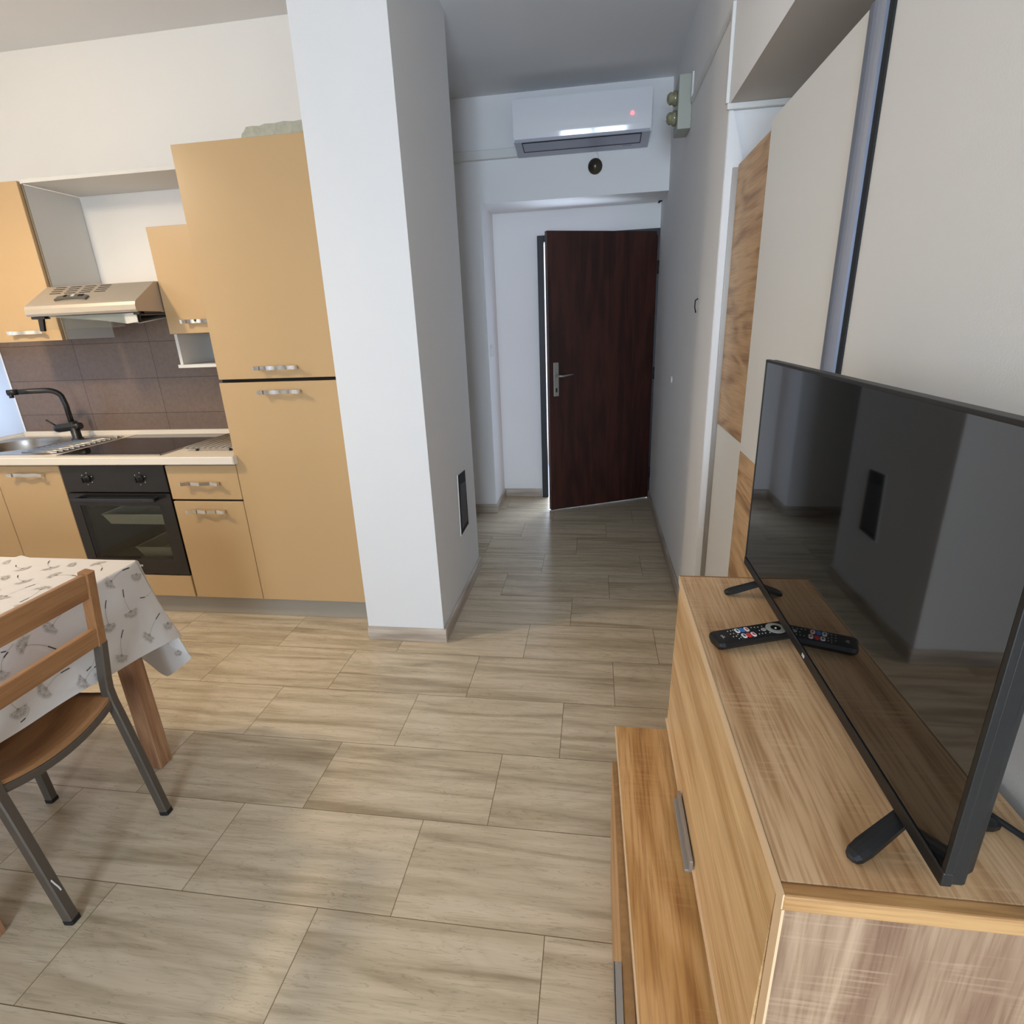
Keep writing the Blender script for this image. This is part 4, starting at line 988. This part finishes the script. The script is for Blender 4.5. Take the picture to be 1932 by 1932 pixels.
for c, e in TOPD:
    disc(top_fn, c, math.atan2(e[1]-c[1], e[0]-c[0]) if e else .7, 0.027, rnd)
    if e: stem(top_fn, c, e)
o = build('tablecloth', f, [M['cloth'], M['print1'], M['print2']], recalc=False)
tag(o, 'white oilcloth printed with grey dandelions, hanging over the dining table', 'tablecloth')
sm = o.modifiers  # no modifiers needed: the sheet is drawn by its own faces

# ================================================================== CHAIR
t = thing('dining_chair', (-1.58, 1.0, 0), 'brown wooden chair with grey metal legs pulled up to the table', 'chair')
YF, YN = 1.176, 0.836
rect = [(-1, -1), (1, -1), (1, 1), (-1, 1)]
def rprof(a, b, c=.25): return [(-a+a*c, -b), (a-a*c, -b), (a, -b+b*c), (a, b-b*c), (a-a*c, b), (-a+a*c, b), (-a, b-b*c), (-a, -b+b*c)]
PATH = [(-1.350, .012), (-1.382, .227), (-1.405, .375), (-1.414, .425), (-1.417, .470), (-1.412, .510), (-1.402, .56), (-1.388, .632)]
for y in (YF, YN):
    f = MB(); f.tube([(x, y, z) for x, z in PATH], 1.0, prof=rprof(.0145, .0125), up=(1, 0, 0)); lg = build('rear_leg', f, M['chairmetal'], parent=t)
    f = MB(); f.tube([(-1.3482, y, 0.0005), (-1.3500, y, .013)], 1.0, prof=rprof(.0155, .0135), up=(1, 0, 0)); build('foot_cap', f, M['rubber'], parent=lg)
    f = MB(); f.tube([(-1.390, y-.003, .628), (-1.374, y-.005, .73), (-1.352, y-.008, .855)], 1.0, prof=rprof(.0150, .0140, .2), up=(1, 0, 0)); build('back_post', f, M['beechv'], parent=t)
    if y == YN:
        f = MB(); f.tube([(-1.3545, y-0.0128, .10), (-1.3545, y-0.0128, .10)], .001, caps=False); f = MB()
        f.prism([(-1.3500, YN+.0, .118), (-1.3470, YN+.0, .121), (-1.3437, YN+.006, .100), (-1.3415, YN+.008, .082), (-1.3445, YN+.008, .080), (-1.3470, YN+.006, .098)], (0.0, 0.0008, 0))
        f.bm.free()
    f = MB(); f.tube([(-1.775, y+0.002, .012), (-1.785, y+.001, .25), (-1.800, y, .432)], 1.0, prof=rprof(.0135, .0125), up=(1, 0, 0)); lg = build('front_leg', f, M['chairmetal'], parent=t)
    f = MB(); f.tube([(-1.7745, y+.002, 0.0005), (-1.775, y+.002, .013)], 1.0, prof=rprof(.0145, .0135), up=(1, 0, 0)); build('foot_cap', f, M['rubber'], parent=lg)
# scratch on the near rear leg
f = MB(); q = [(-1.3565, .1195), (-1.3540, .121), (-1.3500, .104), (-1.3450, .088), (-1.3475, .086), (-1.3525, .101)]
pts = [(-0.0, 0)]
for k, (dx, z) in enumerate([(0, .160), (.0025, .1585), (.006, .142), (.0085, .128), (.0105, .118), (.0085, .1165), (.0062, .127), (.0035, .140)]):
    xx = -1.3655 + 0.0145 - 0.012 + (0.160-z)*0.14 + dx*0.3
    pts.append((xx + 0.0098, YN-0.0031+dx, z))
f.prism([( -1.3500+0.0148-0.0015 - (z-.012)*.149 , YN-0.006+dx, z) for dx, z in [(0, .150), (.003, .151), (.0055, .137), (.0095, .120), (.0105, .108), (.0078, .107), (.0066, .119), (.0030, .134)]], (0.0022, 0, 0))
build('scratch', f, M['white_btn'], parent=t, label='pale scratch near the foot')
def rail(z0, z1, x0, x1):
    f = MB(); f.prism([(x0, YN+.014, z0), (x1, YN+.014, z1), (x1-.018, YN+.014, z1), (x0-.018, YN+.014, z0)], (0, YF-YN-.028, 0), bev=.003)
    build('back_rail', f, M['beech'], parent=t)
rail(.778, .852, -1.355, -1.342); rail(.628, .686, -1.377, -1.367)
# dished seat
f = MB()
def seat(u, v, dz=0.0):
    x = -1.408 - 0.40*u; y = YN-0.004 + (YF-YN+0.008)*v
    bow = 4*v*(1-v)
    x2 = x + 0.012*bow*(1-u)
    return (x2, y, 0.4545 - 0.030*bow*(1-0.5*u) - 0.012*math.sin(u*PI) + dz + (-0.02*max(0, (u-.85)/.15)**2))
NU, NV2 = 20, 20
TT = [[f.bm.verts.new(seat(i/NU, j/NV2)) for j in range(NV2+1)] for i in range(NU+1)]
BB = [[f.bm.verts.new(seat(i/NU, j/NV2, -0.011)) for j in range(NV2+1)] for i in range(NU+1)]
for i in range(NU):
    for j in range(NV2):
        for Gx in (TT, BB):
            fc = f.bm.faces.new([Gx[i][j], Gx[i+1][j], Gx[i+1][j+1], Gx[i][j+1]]); fc.smooth = True
for i in range(NU):
    f.bm.faces.new([TT[i][0], TT[i+1][0], BB[i+1][0], BB[i][0]]); f.bm.faces.new([TT[i][NV2], TT[i+1][NV2], BB[i+1][NV2], BB[i][NV2]])
for j in range(NV2):
    f.bm.faces.new([TT[0][j], TT[0][j+1], BB[0][j+1], BB[0][j]]); f.bm.faces.new([TT[NU][j], TT[NU][j+1], BB[NU][j+1], BB[NU][j]])
build('seat', f, M['beech'], parent=t)
f = MB()
f.tube([tuple(Vector(seat(0.015, k/14)) + Vector((0, 0, -0.0235))) for k in range(15)], 1.0, prof=rprof(.0115, .009), up=(0, 0, 1))
for v in (0.02, 0.98): f.tube([tuple(Vector(seat(u/8, v)) + Vector((0, 0, -0.024))) for u in range(0, 9)], 1.0, prof=rprof(.0115, .009), up=(0, 0, 1))
build('seat_frame', f, M['chairmetal'], parent=t)
